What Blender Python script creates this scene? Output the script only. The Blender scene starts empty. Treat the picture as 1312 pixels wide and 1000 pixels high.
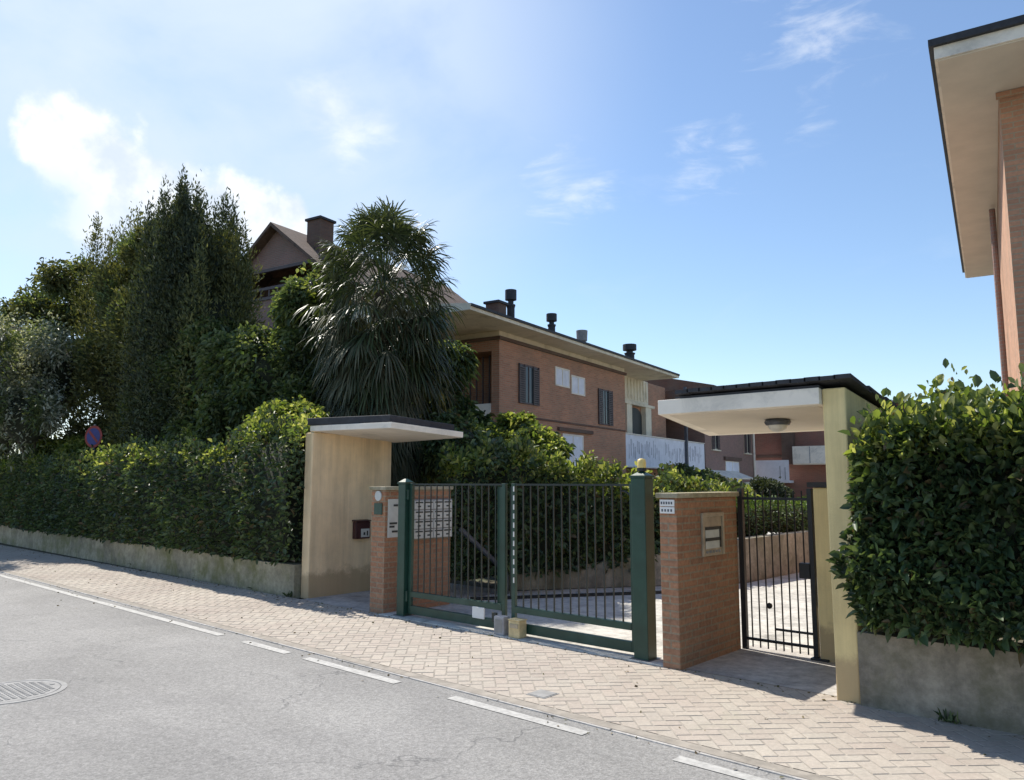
import bpy, bmesh, math, random
import numpy as np
R = math.radians
sc = bpy.context.scene
C = sc.collection
rng = np.random.default_rng(7)
random.seed(7)

# ------------------------------------------------------------------ camera
cam_d = bpy.data.cameras.new('camera'); cam = bpy.data.objects.new('camera', cam_d); C.objects.link(cam)
cam_d.sensor_fit = 'HORIZONTAL'; cam_d.sensor_width = 36; cam_d.lens = 982/1312*36
cam_d.clip_start = .05; cam_d.clip_end = 3000
cam.location = (0, 0, 1.6); cam.rotation_euler = (R(90+6.852), 0, R(42.0))
sc.camera = cam

# ------------------------------------------------------------------ light
SUN = np.array([-.75, .12, 1.0]); SUN = SUN/np.linalg.norm(SUN)
elev = math.asin(SUN[2]); az = math.atan2(SUN[0], SUN[1])
world = bpy.data.worlds.new('World'); sc.world = world; world.use_nodes = True
nt = world.node_tree; N = nt.nodes; L = nt.links
bg = N['Background']; bg.inputs[1].default_value = .090
sky = N.new('ShaderNodeTexSky'); sky.sky_type = 'NISHITA'; sky.sun_disc = False
sky.sun_elevation = elev; sky.sun_rotation = az; sky.altitude = 100
sky.air_density = 1.1; sky.dust_density = .4; sky.ozone_density = 3.2
geo = N.new('ShaderNodeTexCoord')
def wmath(op, a, b=None, c=None, clamp=False):
    m = N.new('ShaderNodeMath'); m.operation = op; m.use_clamp = clamp
    for i, v in enumerate((a, b, c)):
        if v is None: continue
        if isinstance(v, (int, float)): m.inputs[i].default_value = v
        else: L.new(v, m.inputs[i])
    return m.outputs[0]
def smooth(v, lo, hi):
    m = N.new('ShaderNodeMapRange'); m.interpolation_type = 'SMOOTHSTEP'
    L.new(v, m.inputs[0]); m.inputs[1].default_value = lo; m.inputs[2].default_value = hi
    return m.outputs[0]
def wnoise(scale, detail, rough, stretch=(1, 1, 1), dist=0):
    mp = N.new('ShaderNodeMapping'); mp.inputs['Scale'].default_value = stretch
    L.new(geo.outputs['Generated'], mp.inputs[0])
    t = N.new('ShaderNodeTexNoise'); t.inputs['Scale'].default_value = scale; t.inputs['Detail'].default_value = detail
    t.inputs['Roughness'].default_value = rough; t.inputs['Distortion'].default_value = dist
    L.new(mp.outputs[0], t.inputs['Vector']); return t.outputs['Fac']
def lobe(az_deg, el_deg, rad_deg, power=1.0):
    # a round patch of sky round one compass direction (az from +Y towards -X)
    a, e = R(az_deg), R(el_deg)
    d = (-math.sin(a)*math.cos(e), math.cos(a)*math.cos(e), math.sin(e))
    v = N.new('ShaderNodeVectorMath'); v.operation = 'DISTANCE'
    L.new(geo.outputs['Generated'], v.inputs[0]); v.inputs[1].default_value = d
    q = wmath('DIVIDE', v.outputs['Value'], R(rad_deg))
    return wmath('MULTIPLY', wmath('SUBTRACT', 1.0, q), power)
def lobes(lst):
    b = None
    for c in lst:
        l = lobe(*c); b = l if b is None else wmath('MAXIMUM', b, l)
    return b
puff = wnoise(13, 9, .55)
fine = wnoise(30, 6, .6)
wob = wmath('ADD', wmath('MULTIPLY', wmath('SUBTRACT', puff, .5), 1.7), wmath('MULTIPLY', wmath('SUBTRACT', fine, .5), .5))
cum = wmath('ADD', lobes([(73.2, 21.6, 3.1), (71.2, 20.8, 3.2), (68.6, 19.6, 3.0), (66.0, 18.9, 3.0), (62.8, 18.4, 3.3), (60.3, 17.9, 3.0), (58.6, 19.2, 1.5), (70.8, 17.0, 2.6)]), wob)
cum = smooth(cum, -.05, .38)
under = smooth(wmath('ADD', lobes([(74, 17.2, 4.2), (69, 16.0, 4.0), (64.5, 15.2, 3.6), (61.0, 14.6, 3.8)]), wmath('MULTIPLY', wmath('SUBTRACT', puff, .5), 1.2)), .0, 1.0)
cum = wmath('MULTIPLY', cum, wmath('SUBTRACT', 1.0, wmath('MULTIPLY', under, .75)))
wisp = wnoise(11, 8, .62, (1, 1, 2.2), .4)
small = wmath('ADD', lobes([(55.9, 26.6, 2.6), (52.6, 25.2, 2.0), (54.3, 24.8, 2.4)]), wmath('MULTIPLY', wmath('SUBTRACT', wisp, .5), 2.6))
small = wmath('MULTIPLY', smooth(small, .0, 1.3), .62)
wsp = wmath('ADD', lobes([(39.0, 22.2, 4.2), (37.2, 21.0, 3.0), (24.3, 24.0, 3.0), (19.9, 24.3, 3.2), (17.0, 30.6, 6), (28, 23.5, 3)]), wmath('MULTIPLY', wmath('SUBTRACT', wnoise(9, 9, .6, (1, 1, 3.2), .5), .5), 5.5))
small = wmath('MAXIMUM', small, wmath('MULTIPLY', smooth(wsp, .35, 2.0), .42))
veil_n = wnoise(2.8, 8, .55, (1, 1, 1.6), .4)
veil_area = smooth(lobe(66, 30, 31), -.05, .7)
veil = wmath('MULTIPLY', wmath('MULTIPLY', veil_area, smooth(veil_n, .18, .62)), .92)
veil2 = wmath('MULTIPLY', smooth(wnoise(3.4, 7, .6, (1, 1, 3.0), .5), .55, .85), .22)
haze_low = wmath('MULTIPLY', smooth(lobe(70, 10, 30), .0, 1.2), .5)
veil = wmath('MAXIMUM', veil, haze_low)
veil = wmath('MAXIMUM', veil, veil2)
m0 = N.new('ShaderNodeMix'); m0.data_type = 'RGBA'
L.new(veil, m0.inputs['Factor']); L.new(sky.outputs[0], m0.inputs['A']); m0.inputs['B'].default_value = (4.5, 5.25, 6.3, 1)
dens = wmath('MAXIMUM', cum, small)
mixc = N.new('ShaderNodeMix'); mixc.data_type = 'RGBA'
L.new(dens, mixc.inputs['Factor']); L.new(m0.outputs['Result'], mixc.inputs['A'])
shade = N.new('ShaderNodeMix'); shade.data_type = 'RGBA'
L.new(smooth(puff, .35, .62), shade.inputs['Factor'])
shade.inputs['A'].default_value = (4.6, 5.2, 6.0, 1); shade.inputs['B'].default_value = (6.9, 7.0, 7.1, 1)
L.new(shade.outputs['Result'], mixc.inputs['B'])
L.new(mixc.outputs['Result'], bg.inputs[0])

sun_d = bpy.data.lights.new('sun', 'SUN'); sun_d.energy = 3.3; sun_d.angle = R(.53); sun_d.color = (1, .94, .84)
sun = bpy.data.objects.new('sun', sun_d); C.objects.link(sun); sun.location = (0, 0, 30)
from mathutils import Vector, Matrix
sun.rotation_euler = Vector(SUN).to_track_quat('Z', 'Y').to_euler()
vs = sc.view_settings; vs.view_transform = 'Standard'; vs.look = 'None'; vs.gamma = 1; vs.exposure = .93
sc.cycles.max_bounces = 8; sc.cycles.transparent_max_bounces = 8

# ------------------------------------------------------------------ materials
def newmat(name):
    m = bpy.data.materials.new(name); m.use_nodes = True
    return m, m.node_tree, m.node_tree.nodes, m.node_tree.links, m.node_tree.nodes['Principled BSDF']
def nz(nt, scale, detail=4, rough=.55, coord='Object', stretch=None, dist=0):
    tc = nt.nodes.new('ShaderNodeTexCoord'); src = tc.outputs[coord]
    if stretch:
        mp = nt.nodes.new('ShaderNodeMapping'); mp.inputs['Scale'].default_value = stretch
        nt.links.new(src, mp.inputs[0]); src = mp.outputs[0]
    t = nt.nodes.new('ShaderNodeTexNoise'); t.inputs['Scale'].default_value = scale
    t.inputs['Detail'].default_value = detail; t.inputs['Roughness'].default_value = rough; t.inputs['Distortion'].default_value = dist
    nt.links.new(src, t.inputs['Vector']); return t.outputs['Fac']
def ramp(nt, v, stops, interp='LINEAR'):
    r = nt.nodes.new('ShaderNodeValToRGB'); r.color_ramp.interpolation = interp
    e = r.color_ramp.elements
    while len(e) < len(stops): e.new(.5)
    for i, (p, c) in enumerate(stops):
        e[i].position = p; e[i].color = (c[0], c[1], c[2], 1) if not isinstance(c, (int, float)) else (c, c, c, 1)
    nt.links.new(v, r.inputs[0]); return r.outputs[0]
def mix(nt, f, a, b, mode='MIX'):
    m = nt.nodes.new('ShaderNodeMix'); m.data_type = 'RGBA'; m.blend_type = mode
    for k, v in (('Factor', f), ('A', a), ('B', b)):
        if isinstance(v, (int, float)): m.inputs[k].default_value = v if k == 'Factor' else (v, v, v, 1)
        elif isinstance(v, tuple): m.inputs[k].default_value = (*v[:3], 1)
        else: nt.links.new(v, m.inputs[k])
    return m.outputs['Result']
def bump(nt, bs, h, strength=.4, dist=.01):
    b = nt.nodes.new('ShaderNodeBump'); b.inputs['Strength'].default_value = strength; b.inputs['Distance'].default_value = dist
    nt.links.new(h, b.inputs['Height']); nt.links.new(b.outputs[0], bs.inputs['Normal'])
def plain(name, col, rough=.6, metal=0, var=.25, scale=6, bmp=.15, spec=.5, dirt=None):
    m, nt, N, L, bs = newmat(name)
    f = ramp(nt, nz(nt, scale, 6, .6), [(.3, 0.0), (.7, 1.0)])
    c = mix(nt, f, tuple(x*(1-var) for x in col), tuple(min(1, x*(1+var*.6)) for x in col))
    if dirt:
        g = ramp(nt, nz(nt, scale*.35, 8, .7, dist=.8), [(.5, 0.0), (.72, 1.0)])
        c = mix(nt, g, c, dirt)
    L.new(c, bs.inputs['Base Color']); bs.inputs['Roughness'].default_value = rough; bs.inputs['Metallic'].default_value = metal
    bs.inputs['Specular IOR Level'].default_value = spec
    bump(nt, bs, nz(nt, scale*8, 4), bmp, .004)
    return m
def brick(name, c1, c2, mortar, bw=.24, bh=.062, ms=.009, weather=(.20, .17, .13), wamt=.5):
    m, nt, N, L, bs = newmat(name)
    uv = N.new('ShaderNodeTexCoord')
    t = N.new('ShaderNodeTexBrick'); L.new(uv.outputs['UV'], t.inputs['Vector'])
    t.inputs['Scale'].default_value = 1; t.inputs['Brick Width'].default_value = bw; t.inputs['Row Height'].default_value = bh
    t.inputs['Mortar Size'].default_value = ms; t.inputs['Mortar Smooth'].default_value = .25; t.inputs['Bias'].default_value = 0
    t.inputs['Color1'].default_value = (*c1, 1); t.inputs['Color2'].default_value = (*c2, 1); t.inputs['Mortar'].default_value = (*mortar, 1)
    big = ramp(nt, nz(nt, .9, 7, .65), [(.35, 0.0), (.7, 1.0)])
    c = mix(nt, big, t.outputs['Color'], mix(nt, .45, t.outputs['Color'], weather))
    fine = ramp(nt, nz(nt, 30, 4, .6), [(.3, .72), (.7, 1.15)])
    c = mix(nt, wamt, c, mix(nt, 1.0, c, fine, 'MULTIPLY'))
    L.new(c, bs.inputs['Base Color']); bs.inputs['Roughness'].default_value = .88
    inv = N.new('ShaderNodeMath'); inv.operation = 'SUBTRACT'; inv.inputs[0].default_value = 1; L.new(t.outputs['Fac'], inv.inputs[1])
    bump(nt, bs, inv.outputs[0], .5, .008)
    return m
def leafmat(name, cols, trans=.28, rough=.42, spec=.5, dry=None):
    m, nt, N, L, bs = newmat(name)
    g = N.new('ShaderNodeNewGeometry')
    n = len(cols)
    st = [(i/(n-1)*.95, cols[i]) for i in range(n)]
    if dry: st += [(.965, dry), (1.0, dry)]
    c = ramp(nt, g.outputs['Random Per Island'], st)
    patch = ramp(nt, nz(nt, 1.1, 3), [(.35, .72), (.68, 1.25)])
    c = mix(nt, 1.0, c, patch, 'MULTIPLY')
    L.new(c, bs.inputs['Base Color']); bs.inputs['Roughness'].default_value = rough
    bs.inputs['Specular IOR Level'].default_value = spec
    tr = N.new('ShaderNodeBsdfTranslucent'); L.new(mix(nt, 1.0, c, (1.6, 1.5, .7), 'MULTIPLY'), tr.inputs[0])
    ms = N.new('ShaderNodeMixShader'); ms.inputs[0].default_value = trans
    L.new(bs.outputs[0], ms.inputs[1]); L.new(tr.outputs[0], ms.inputs[2])
    L.new(ms.outputs[0], N['Material Output'].inputs[0])
    return m

def m_asphalt():
    m, nt, N, L, bs = newmat('asphalt')
    a = ramp(nt, nz(nt, .55, 8, .65), [(.3, (.235, .228, .216)), (.7, (.31, .30, .285))])
    st = ramp(nt, nz(nt, .35, 6, .6, stretch=(.25, 2.2, 1)), [(.35, .86), (.7, 1.1)])
    a = mix(nt, 1, a, st, 'MULTIPLY')
    v = N.new('ShaderNodeTexVoronoi'); v.inputs['Scale'].default_value = 95
    tc = N.new('ShaderNodeTexCoord'); L.new(tc.outputs['Object'], v.inputs['Vector'])
    ag = ramp(nt, v.outputs['Color'], [(.1, .72), (.9, 1.28)])
    a = mix(nt, .8, a, mix(nt, 1, a, ag, 'MULTIPLY'))
    ag2 = ramp(nt, nz(nt, 22, 5, .75), [(.32, .8), (.68, 1.18)])
    a = mix(nt, 1, a, ag2, 'MULTIPLY')
    # fine cracks
    vc = N.new('ShaderNodeTexVoronoi'); vc.feature = 'DISTANCE_TO_EDGE'; vc.inputs['Scale'].default_value = .5
    dn = N.new('ShaderNodeTexNoise'); dn.inputs['Scale'].default_value = 2.2; dn.inputs['Detail'].default_value = 6
    L.new(tc.outputs['Object'], dn.inputs['Vector'])
    ad = N.new('ShaderNodeVectorMath'); ad.operation = 'MULTIPLY_ADD'; L.new(dn.outputs['Color'], ad.inputs[0]); ad.inputs[1].default_value = (1.1, 1.1, 0); L.new(tc.outputs['Object'], ad.inputs[2])
    L.new(ad.outputs[0], vc.inputs['Vector'])
    cr = ramp(nt, vc.outputs['Distance'], [(0.0, 1.0), (.006, 0.0)])
    crm = ramp(nt, nz(nt, .8, 3), [(.42, 0.0), (.52, .75)])
    f = N.new('ShaderNodeMath'); f.operation = 'MULTIPLY'; L.new(cr, f.inputs[0]); L.new(crm, f.inputs[1])
    pt = ramp(nt, nz(nt, .33, 4, .55, dist=1.2), [(.53, 0.0), (.56, .35)])
    a = mix(nt, pt, a, mix(nt, 1, a, (.8, .8, .81), 'MULTIPLY'))
    oil = ramp(nt, nz(nt, 1.9, 5, .7), [(.66, 0.0), (.74, .45)])
    a = mix(nt, oil, a, (.15, .147, .14))
    a = mix(nt, f.outputs[0], a, (.09, .09, .09))
    L.new(a, bs.inputs['Base Color']); bs.inputs['Roughness'].default_value = .9
    bump(nt, bs, v.outputs['Distance'], .35, .006)
    return m
def m_paver():
    m, nt, N, L, bs = newmat('concrete_pavers')
    g = N.new('ShaderNodeNewGeometry')
    c = ramp(nt, g.outputs['Random Per Island'], [(0, (.40, .352, .305)), (.3, (.43, .375, .325)), (.55, (.415, .375, .325)), (.8, (.445, .395, .34)), (1, (.41, .365, .315))])
    big = ramp(nt, nz(nt, .8, 6, .6), [(.35, (.90, .87, .85)), (.65, (1.06, 1.06, 1.03))])
    c = mix(nt, 1, c, big, 'MULTIPLY')
    mt = ramp(nt, nz(nt, 45, 4, .7), [(.3, .85), (.7, 1.12)])
    c = mix(nt, 1, c, mt, 'MULTIPLY')
    moss = ramp(nt, nz(nt, 1.7, 8, .7), [(.58, 0.0), (.75, .4)])
    c = mix(nt, moss, c, (.34, .34, .24))
    L.new(c, bs.inputs['Base Color']); bs.inputs['Roughness'].default_value = .9
    bump(nt, bs, nz(nt, 160, 3), .3, .003)
    return m
def m_concrete(name, base, moss=None, streak=True):
    m, nt, N, L, bs = newmat(name)
    c = ramp(nt, nz(nt, 2.2, 10, .72), [(.30, tuple(x*.5 for x in base)), (.48, base), (.7, tuple(min(1, x*1.3) for x in base))])
    c = mix(nt, 1, c, ramp(nt, nz(nt, 11, 8, .75), [(.35, .72), (.6, 1.12)]), 'MULTIPLY')
    if streak:
        s = ramp(nt, nz(nt, 3.2, 6, .6, stretch=(1, 1, .12)), [(.42, .72), (.66, 1.06)])
        c = mix(nt, .8, c, mix(nt, 1, c, s, 'MULTIPLY'))
    if moss:
        f = ramp(nt, nz(nt, 1.3, 8, .72), [(.47, 0.0), (.62, .85)])
        c = mix(nt, f, c, moss)
    L.new(c, bs.inputs['Base Color']); bs.inputs['Roughness'].default_value = .92
    bump(nt, bs, nz(nt, 14, 8, .7), .55, .012)
    return m
def m_stucco(name, base):
    m, nt, N, L, bs = newmat(name)
    c = ramp(nt, nz(nt, 2.3, 7, .6), [(.3, tuple(x*.82 for x in base)), (.7, tuple(x*1.06 for x in base))])
    s = ramp(nt, nz(nt, 7, 6, .65, stretch=(1, 1, .07)), [(.38, .74), (.62, 1.05)])
    c = mix(nt, .7, c, mix(nt, 1, c, s, 'MULTIPLY'))
    sp = ramp(nt, nz(nt, 9, 8, .75), [(.62, 0.0), (.72, .5)])
    c = mix(nt, sp, c, tuple(x*.7 for x in base))
    # splashed, mossy foot of the wall
    tc = N.new('ShaderNodeTexCoord'); sx = N.new('ShaderNodeSeparateXYZ'); L.new(tc.outputs['Object'], sx.inputs[0])
    ad = N.new('ShaderNodeMath'); ad.operation = 'MULTIPLY_ADD'; L.new(nz(nt, 4, 8, .7), ad.inputs[0]); ad.inputs[1].default_value = -.55; L.new(sx.outputs['Z'], ad.inputs[2])
    ft = ramp(nt, ad.outputs[0], [(0.0, .75), (.12, 0.0)])
    c = mix(nt, ft, c, (.42, .30, .17))
    L.new(c, bs.inputs['Base Color']); bs.inputs['Roughness'].default_value = .92
    bump(nt, bs, nz(nt, 70, 5, .7), .5, .006)
    return m
M = {}
M['asphalt'] = m_asphalt(); M['paver'] = m_paver()
M['joint'] = plain('joint_sand', (.33, .295, .25), .95, var=.3, scale=9)
M['soil'] = plain('soil', (.10, .085, .05), .95, var=.5, scale=2, bmp=.6, dirt=(.05, .075, .03))
M['paint'] = plain('road_paint', (.46, .45, .425), .8, var=.25, scale=22, dirt=(.30, .292, .275))
M['conc'] = m_concrete('old_concrete', (.40, .355, .25), (.17, .165, .06))
M['conc_grey'] = m_concrete('grey_concrete', (.31, .275, .22), (.14, .13, .08))
M['conc_light'] = m_concrete('light_concrete', (.50, .48, .43), None, False)
M['conc_floor'] = m_concrete('floor_concrete', (.44, .415, .385), None, False)
M['stucco'] = m_stucco('yellow_stucco', (.90, .72, .36))
M['stucco_gr'] = m_stucco('ochre_stucco', (.97, .74, .46))
M['cream'] = plain('cream_render', (.78, .71, .56), .85, var=.1, scale=3, dirt=(.5, .44, .32))
M['white'] = plain('white_plaster', (.88, .81, .70), .8, var=.08, scale=4, dirt=(.55, .52, .46))
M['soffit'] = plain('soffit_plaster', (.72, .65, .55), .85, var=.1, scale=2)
M['tile'] = plain('dark_roof_edge', (.035, .036, .042), .7, var=.4, scale=12)
M['brick_gate'] = brick('gate_brick', (.44, .215, .115), (.33, .155, .085), (.33, .25, .165), wamt=.9)
M['brick_house'] = brick('house_brick', (.58, .265, .155), (.44, .19, .11), (.44, .33, .23), bh=.066)
M['brick_pale'] = brick('pale_brick', (.64, .32, .19), (.50, .24, .14), (.46, .35, .24), bh=.066)
M['brick_red'] = brick('red_brick', (.38, .14, .10), (.29, .105, .075), (.30, .20, .15))
M['brick_grey'] = brick('dull_brick', (.36, .19, .155), (.28, .15, .125), (.28, .23, .21))
M['brick_dark'] = brick('dark_brick', (.17, .085, .06), (.12, .06, .045), (.12, .09, .07))
M['green'] = plain('green_metal', (.014, .056, .038), .38, 0, var=.3, scale=5, dirt=(.03, .075, .06))
M['bar'] = plain('dull_green_metal', (.014, .022, .019), .45, 0, var=.3, scale=8)
M['black'] = plain('black_metal', (.015, .016, .017), .5, var=.3, scale=8)
M['darkmetal'] = plain('grey_metal', (.10, .11, .13), .45, .3, scale=8)
M['steel'] = plain('galvanised_metal', (.29, .285, .275), .8, 0, scale=8)
M['shutter'] = plain('shutter_wood', (.10, .075, .075), .6, var=.2, scale=6)
M['glass'] = plain('window_glass', (.035, .045, .055), .12, var=.2, scale=2, bmp=0)
M['fabric'] = plain('white_balcony_sheet', (.80, .81, .88), .7, var=.12, scale=3)
M['fabric_pattern'] = None
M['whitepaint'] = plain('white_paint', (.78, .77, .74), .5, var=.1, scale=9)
M['paper'] = plain('paper', (.58, .59, .55), .7, var=.1, scale=12)
M['ink'] = plain('dark_ink', (.03, .035, .035), .6)
M['plate'] = plain('brass_plate', (.42, .37, .28), .4, .3, scale=10)
M['darkred'] = plain('dark_red_metal', (.06, .018, .02), .45, scale=7)
M['yellowbox'] = plain('yellow_plastic', (.62, .50, .27), .6, scale=12, var=.3)
M['greybox'] = plain('grey_plastic', (.34, .34, .36), .6, scale=12, var=.3)
M['palegrey'] = plain('pale_grey_metal', (.52, .52, .58), .6, scale=6)
M['brown_tile'] = plain('brown_roof_tile', (.13, .085, .065), .9, var=.4, scale=7, bmp=.5)
M['amber'] = plain('amber_plastic', (.80, .62, .22), .3, scale=12)
M['signred'] = plain('sign_red', (.30, .04, .035), .6); M['signblue'] = plain('sign_blue', (.04, .05, .22), .6)
M['bark'] = plain('bark', (.10, .08, .06), .95, var=.5, scale=12, bmp=.8)
M['fibre'] = plain('palm_fibre', (.09, .065, .04), .95, var=.5, scale=25, bmp=1)
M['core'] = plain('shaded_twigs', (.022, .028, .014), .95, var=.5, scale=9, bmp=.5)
M['globe'] = plain('frosted_glass', (.70, .68, .62), .3)
M['hedge'] = leafmat('laurel_leaf', [(.030, .056, .028), (.048, .086, .036), (.072, .116, .046), (.11, .155, .06)], .28, .46, dry=(.11, .085, .045))
M['hedge_l'] = leafmat('privet_leaf', [(.036, .062, .034), (.055, .090, .042), (.080, .122, .052), (.12, .165, .065)], .28, .46, dry=(.11, .085, .045))
M['bright'] = leafmat('yellow_and_sunlit_leaf', [(.07, .115, .03), (.12, .175, .045), (.21, .26, .07), (.32, .35, .15)], .5, .45)  # own colour of yellow-green shrubs, painted sunlight on hedge tops
M['lowhedge'] = leafmat('clipped_leaf', [(.05, .10, .02), (.08, .14, .03), (.12, .18, .04)], .3, .5)
M['mid'] = leafmat('light_broad_leaf', [(.05, .085, .035), (.085, .13, .05), (.13, .175, .07), (.20, .24, .12)], .42, .45)
M['yew'] = leafmat('cypress_needle', [(.040, .056, .022), (.078, .095, .032), (.13, .14, .045), (.19, .195, .07)], .28, .6)
M['yew_d'] = leafmat('dark_needle', [(.026, .042, .022), (.048, .068, .030), (.085, .10, .04)], .22, .6)
M['broad'] = leafmat('broad_leaf', [(.036, .062, .028), (.065, .10, .042), (.11, .155, .06), (.19, .23, .10)], .38, .45)
M['silver'] = leafmat('silver_leaf', [(.07, .10, .05), (.14, .17, .11), (.26, .29, .23), (.50, .53, .48)], .25, .5)
M['palm'] = leafmat('palm_leaf', [(.034, .052, .022), (.055, .08, .032), (.095, .12, .055)], .2, .42)
M['skirt'] = leafmat('dry_palm_leaf', [(.045, .055, .026), (.085, .09, .045), (.13, .125, .075), (.035, .05, .02)], .12, .75)
M['flowers'] = leafmat('pale_blossom', [(.35, .32, .22), (.5, .46, .36), (.6, .56, .5)], .3, .6)

# ------------------------------------------------------------------ mesh helpers
class MB:
    def __init__(s): s.v = []; s.f = []; s.mi = []; s.uv = []; s.mats = []
    def _m(s, mat):
        if mat not in s.mats: s.mats.append(mat)
        return s.mats.index(mat)
    def face(s, pts, mat=None, uvs=None):
        i = len(s.v); s.v += [tuple(p) for p in pts]; s.f.append(tuple(range(i, i+len(pts)))); s.mi.append(s._m(mat))
        if uvs is None:
            p = [np.array(q, float) for q in pts]
            n = np.cross(p[1]-p[0], p[2]-p[0]); a = int(np.argmax(abs(n)))
            hz = math.hypot(n[0], n[1])
            if abs(n[2]) > hz: uvs = [(q[0], q[1]) for q in p]
            else:
                t = np.array([-n[1], n[0]])/max(hz, 1e-9)
                if abs(t[0]) > abs(t[1]) and t[0] < 0: t = -t
                if abs(t[1]) >= abs(t[0]) and t[1] < 0: t = -t
                uvs = [(q[0]*t[0]+q[1]*t[1], q[2]) for q in p]
        s.uv.append(uvs)
    def hexa(s, b, t, mat=None):      # b, t: 4 points each, counter-clockwise from above
        s.face([b[3], b[2], b[1], b[0]], mat); s.face(t, mat)
        for i in range(4):
            j = (i+1) % 4; s.face([b[i], b[j], t[j], t[i]], mat)
    def box(s, x0, x1, y0, y1, z0, z1, mat=None):
        if x0 > x1: x0, x1 = x1, x0
        if y0 > y1: y0, y1 = y1, y0
        s.hexa([(x0, y0, z0), (x1, y0, z0), (x1, y1, z0), (x0, y1, z0)], [(x0, y0, z1), (x1, y0, z1), (x1, y1, z1), (x0, y1, z1)], mat)
    def prism(s, poly, z0, z1, mat=None):   # z0/z1 number or callable(x, y)
        A = [(x, y, z0(x, y) if callable(z0) else z0) for x, y in poly]; B = [(x, y, z1(x, y) if callable(z1) else z1) for x, y in poly]
        s.face(A[::-1], mat); s.face(B, mat)
        n = len(poly)
        for i in range(n):
            j = (i+1) % n; s.face([A[i], A[j], B[j], B[i]], mat)
    def tube(s, p, q, r, n=8, mat=None, r2=None):
        p = Vector(p); q = Vector(q); r2 = r if r2 is None else r2
        d = (q-p).normalized(); a = d.orthogonal().normalized(); b = d.cross(a)
        P = [p+(a*math.cos(k*2*math.pi/n)+b*math.sin(k*2*math.pi/n))*r for k in range(n)]
        Q = [q+(a*math.cos(k*2*math.pi/n)+b*math.sin(k*2*math.pi/n))*r2 for k in range(n)]
        for k in range(n):
            j = (k+1) % n; s.face([P[k], P[j], Q[j], Q[k]], mat)
        s.face(P[::-1], mat); s.face(Q, mat)
    def lathe(s, c, prof, n=16, mat=None):
        c = Vector(c)
        rings = [[c+Vector((r*math.cos(k*2*math.pi/n), r*math.sin(k*2*math.pi/n), z)) for k in range(n)] for r, z in prof]
        for a, b in zip(rings, rings[1:]):
            for k in range(n):
                j = (k+1) % n; s.face([a[k], a[j], b[j], b[k]], mat)
    def build(s, name, mat, parent=None, bevel=0, smooth=False):
        me = bpy.data.meshes.new(name); me.from_pydata(s.v, [], s.f)
        mats = [mat if m is None else m for m in s.mats] or [mat]
        for m in mats: me.materials.append(M[m] if isinstance(m, str) else m)
        me.polygons.foreach_set('material_index', s.mi)
        uvl = me.uv_layers.new(name='UVMap'); flat = [c for u in s.uv for p in u for c in p]; uvl.data.foreach_set('uv', flat)
        if smooth: me.polygons.foreach_set('use_smooth', [True]*len(s.f))
        o = bpy.data.objects.new(name, me); C.objects.link(o)
        if parent: o.parent = parent
        if bevel or smooth:
            bm = bmesh.new(); bm.from_mesh(me); bmesh.ops.remove_doubles(bm, verts=bm.verts, dist=1e-5)
            bmesh.ops.recalc_face_normals(bm, faces=bm.faces)
            bm.to_mesh(me); bm.free()
        if bevel:
            b = o.modifiers.new('bevel', 'BEVEL'); b.width = bevel; b.segments = 2; b.limit_method = 'ANGLE'
        return o
def tag(o, label=None, cat=None, group=None, kind=None):
    for k, v in (('label', label), ('category', cat), ('group', group), ('kind', kind)):
        if v: o[k] = v
    return o
def thing(name, label, cat, loc=(0, 0, 0), rz=0, group=None):
    o = bpy.data.objects.new(name, None); C.objects.link(o); o.location = loc; o.rotation_euler = (0, 0, rz); o.empty_display_size = .2
    return tag(o, label, cat, group)
def bx(name, mat, parent, x0, x1, y0, y1, z0, z1, bevel=0):
    m = MB(); m.box(x0, x1, y0, y1, z0, z1); return m.build(name, mat, parent, bevel)

def mesh_np(name, verts, quads, mats, mi=None, parent=None):
    me = bpy.data.meshes.new(name)
    me.vertices.add(len(verts)); me.vertices.foreach_set('co', np.asarray(verts, np.float32).ravel())
    q = np.asarray(quads, np.int32); n = len(q)
    me.loops.add(n*4); me.loops.foreach_set('vertex_index', q.ravel())
    me.polygons.add(n); me.polygons.foreach_set('loop_start', np.arange(n, dtype=np.int32)*4)
    for m in mats: me.materials.append(M[m] if isinstance(m, str) else m)
    if mi is not None: me.polygons.foreach_set('material_index', np.asarray(mi, np.int32))
    me.update(calc_edges=True)
    o = bpy.data.objects.new(name, me); C.objects.link(o)
    if parent: o.parent = parent
    return o
def unit(a): return a/np.maximum(np.linalg.norm(a, axis=-1, keepdims=True), 1e-9)
def leaves(P, D, length, width, fold=.25, bend=.15):
    """P base points, D directions -> verts, quads: pointed folded leaves of two quads each"""
    n = len(P); k = .55+.85*rng.random((n, 1)); L_ = length*k; W = width*k*(.8+.4*rng.random((n, 1)))
    r = unit(rng.normal(size=(n, 3))); S = unit(np.cross(D, r)); U = np.cross(S, D)
    U = np.where(U[:, 2:3] < 0, -U, U)
    b = P; t = P+D*L_ - np.array([0, 0, 1])*L_*bend
    l1 = P+D*L_*.35+S*W*.5+U*W*fold; l2 = P+D*L_*.72+S*W*.36+U*W*fold*.7-np.array([0, 0, 1])*L_*bend*.4
    r1 = P+D*L_*.35-S*W*.5+U*W*fold; r2 = P+D*L_*.72-S*W*.36+U*W*fold*.7-np.array([0, 0, 1])*L_*bend*.4
    V = np.stack([b, l1, l2, t, r2, r1], 1).reshape(-1, 3)
    i = np.arange(n)[:, None]*6
    Q = np.concatenate([i+np.array([[0, 1, 2, 3]]), i+np.array([[0, 3, 4, 5]])], 1).reshape(-1, 4)
    return V, Q
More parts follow.
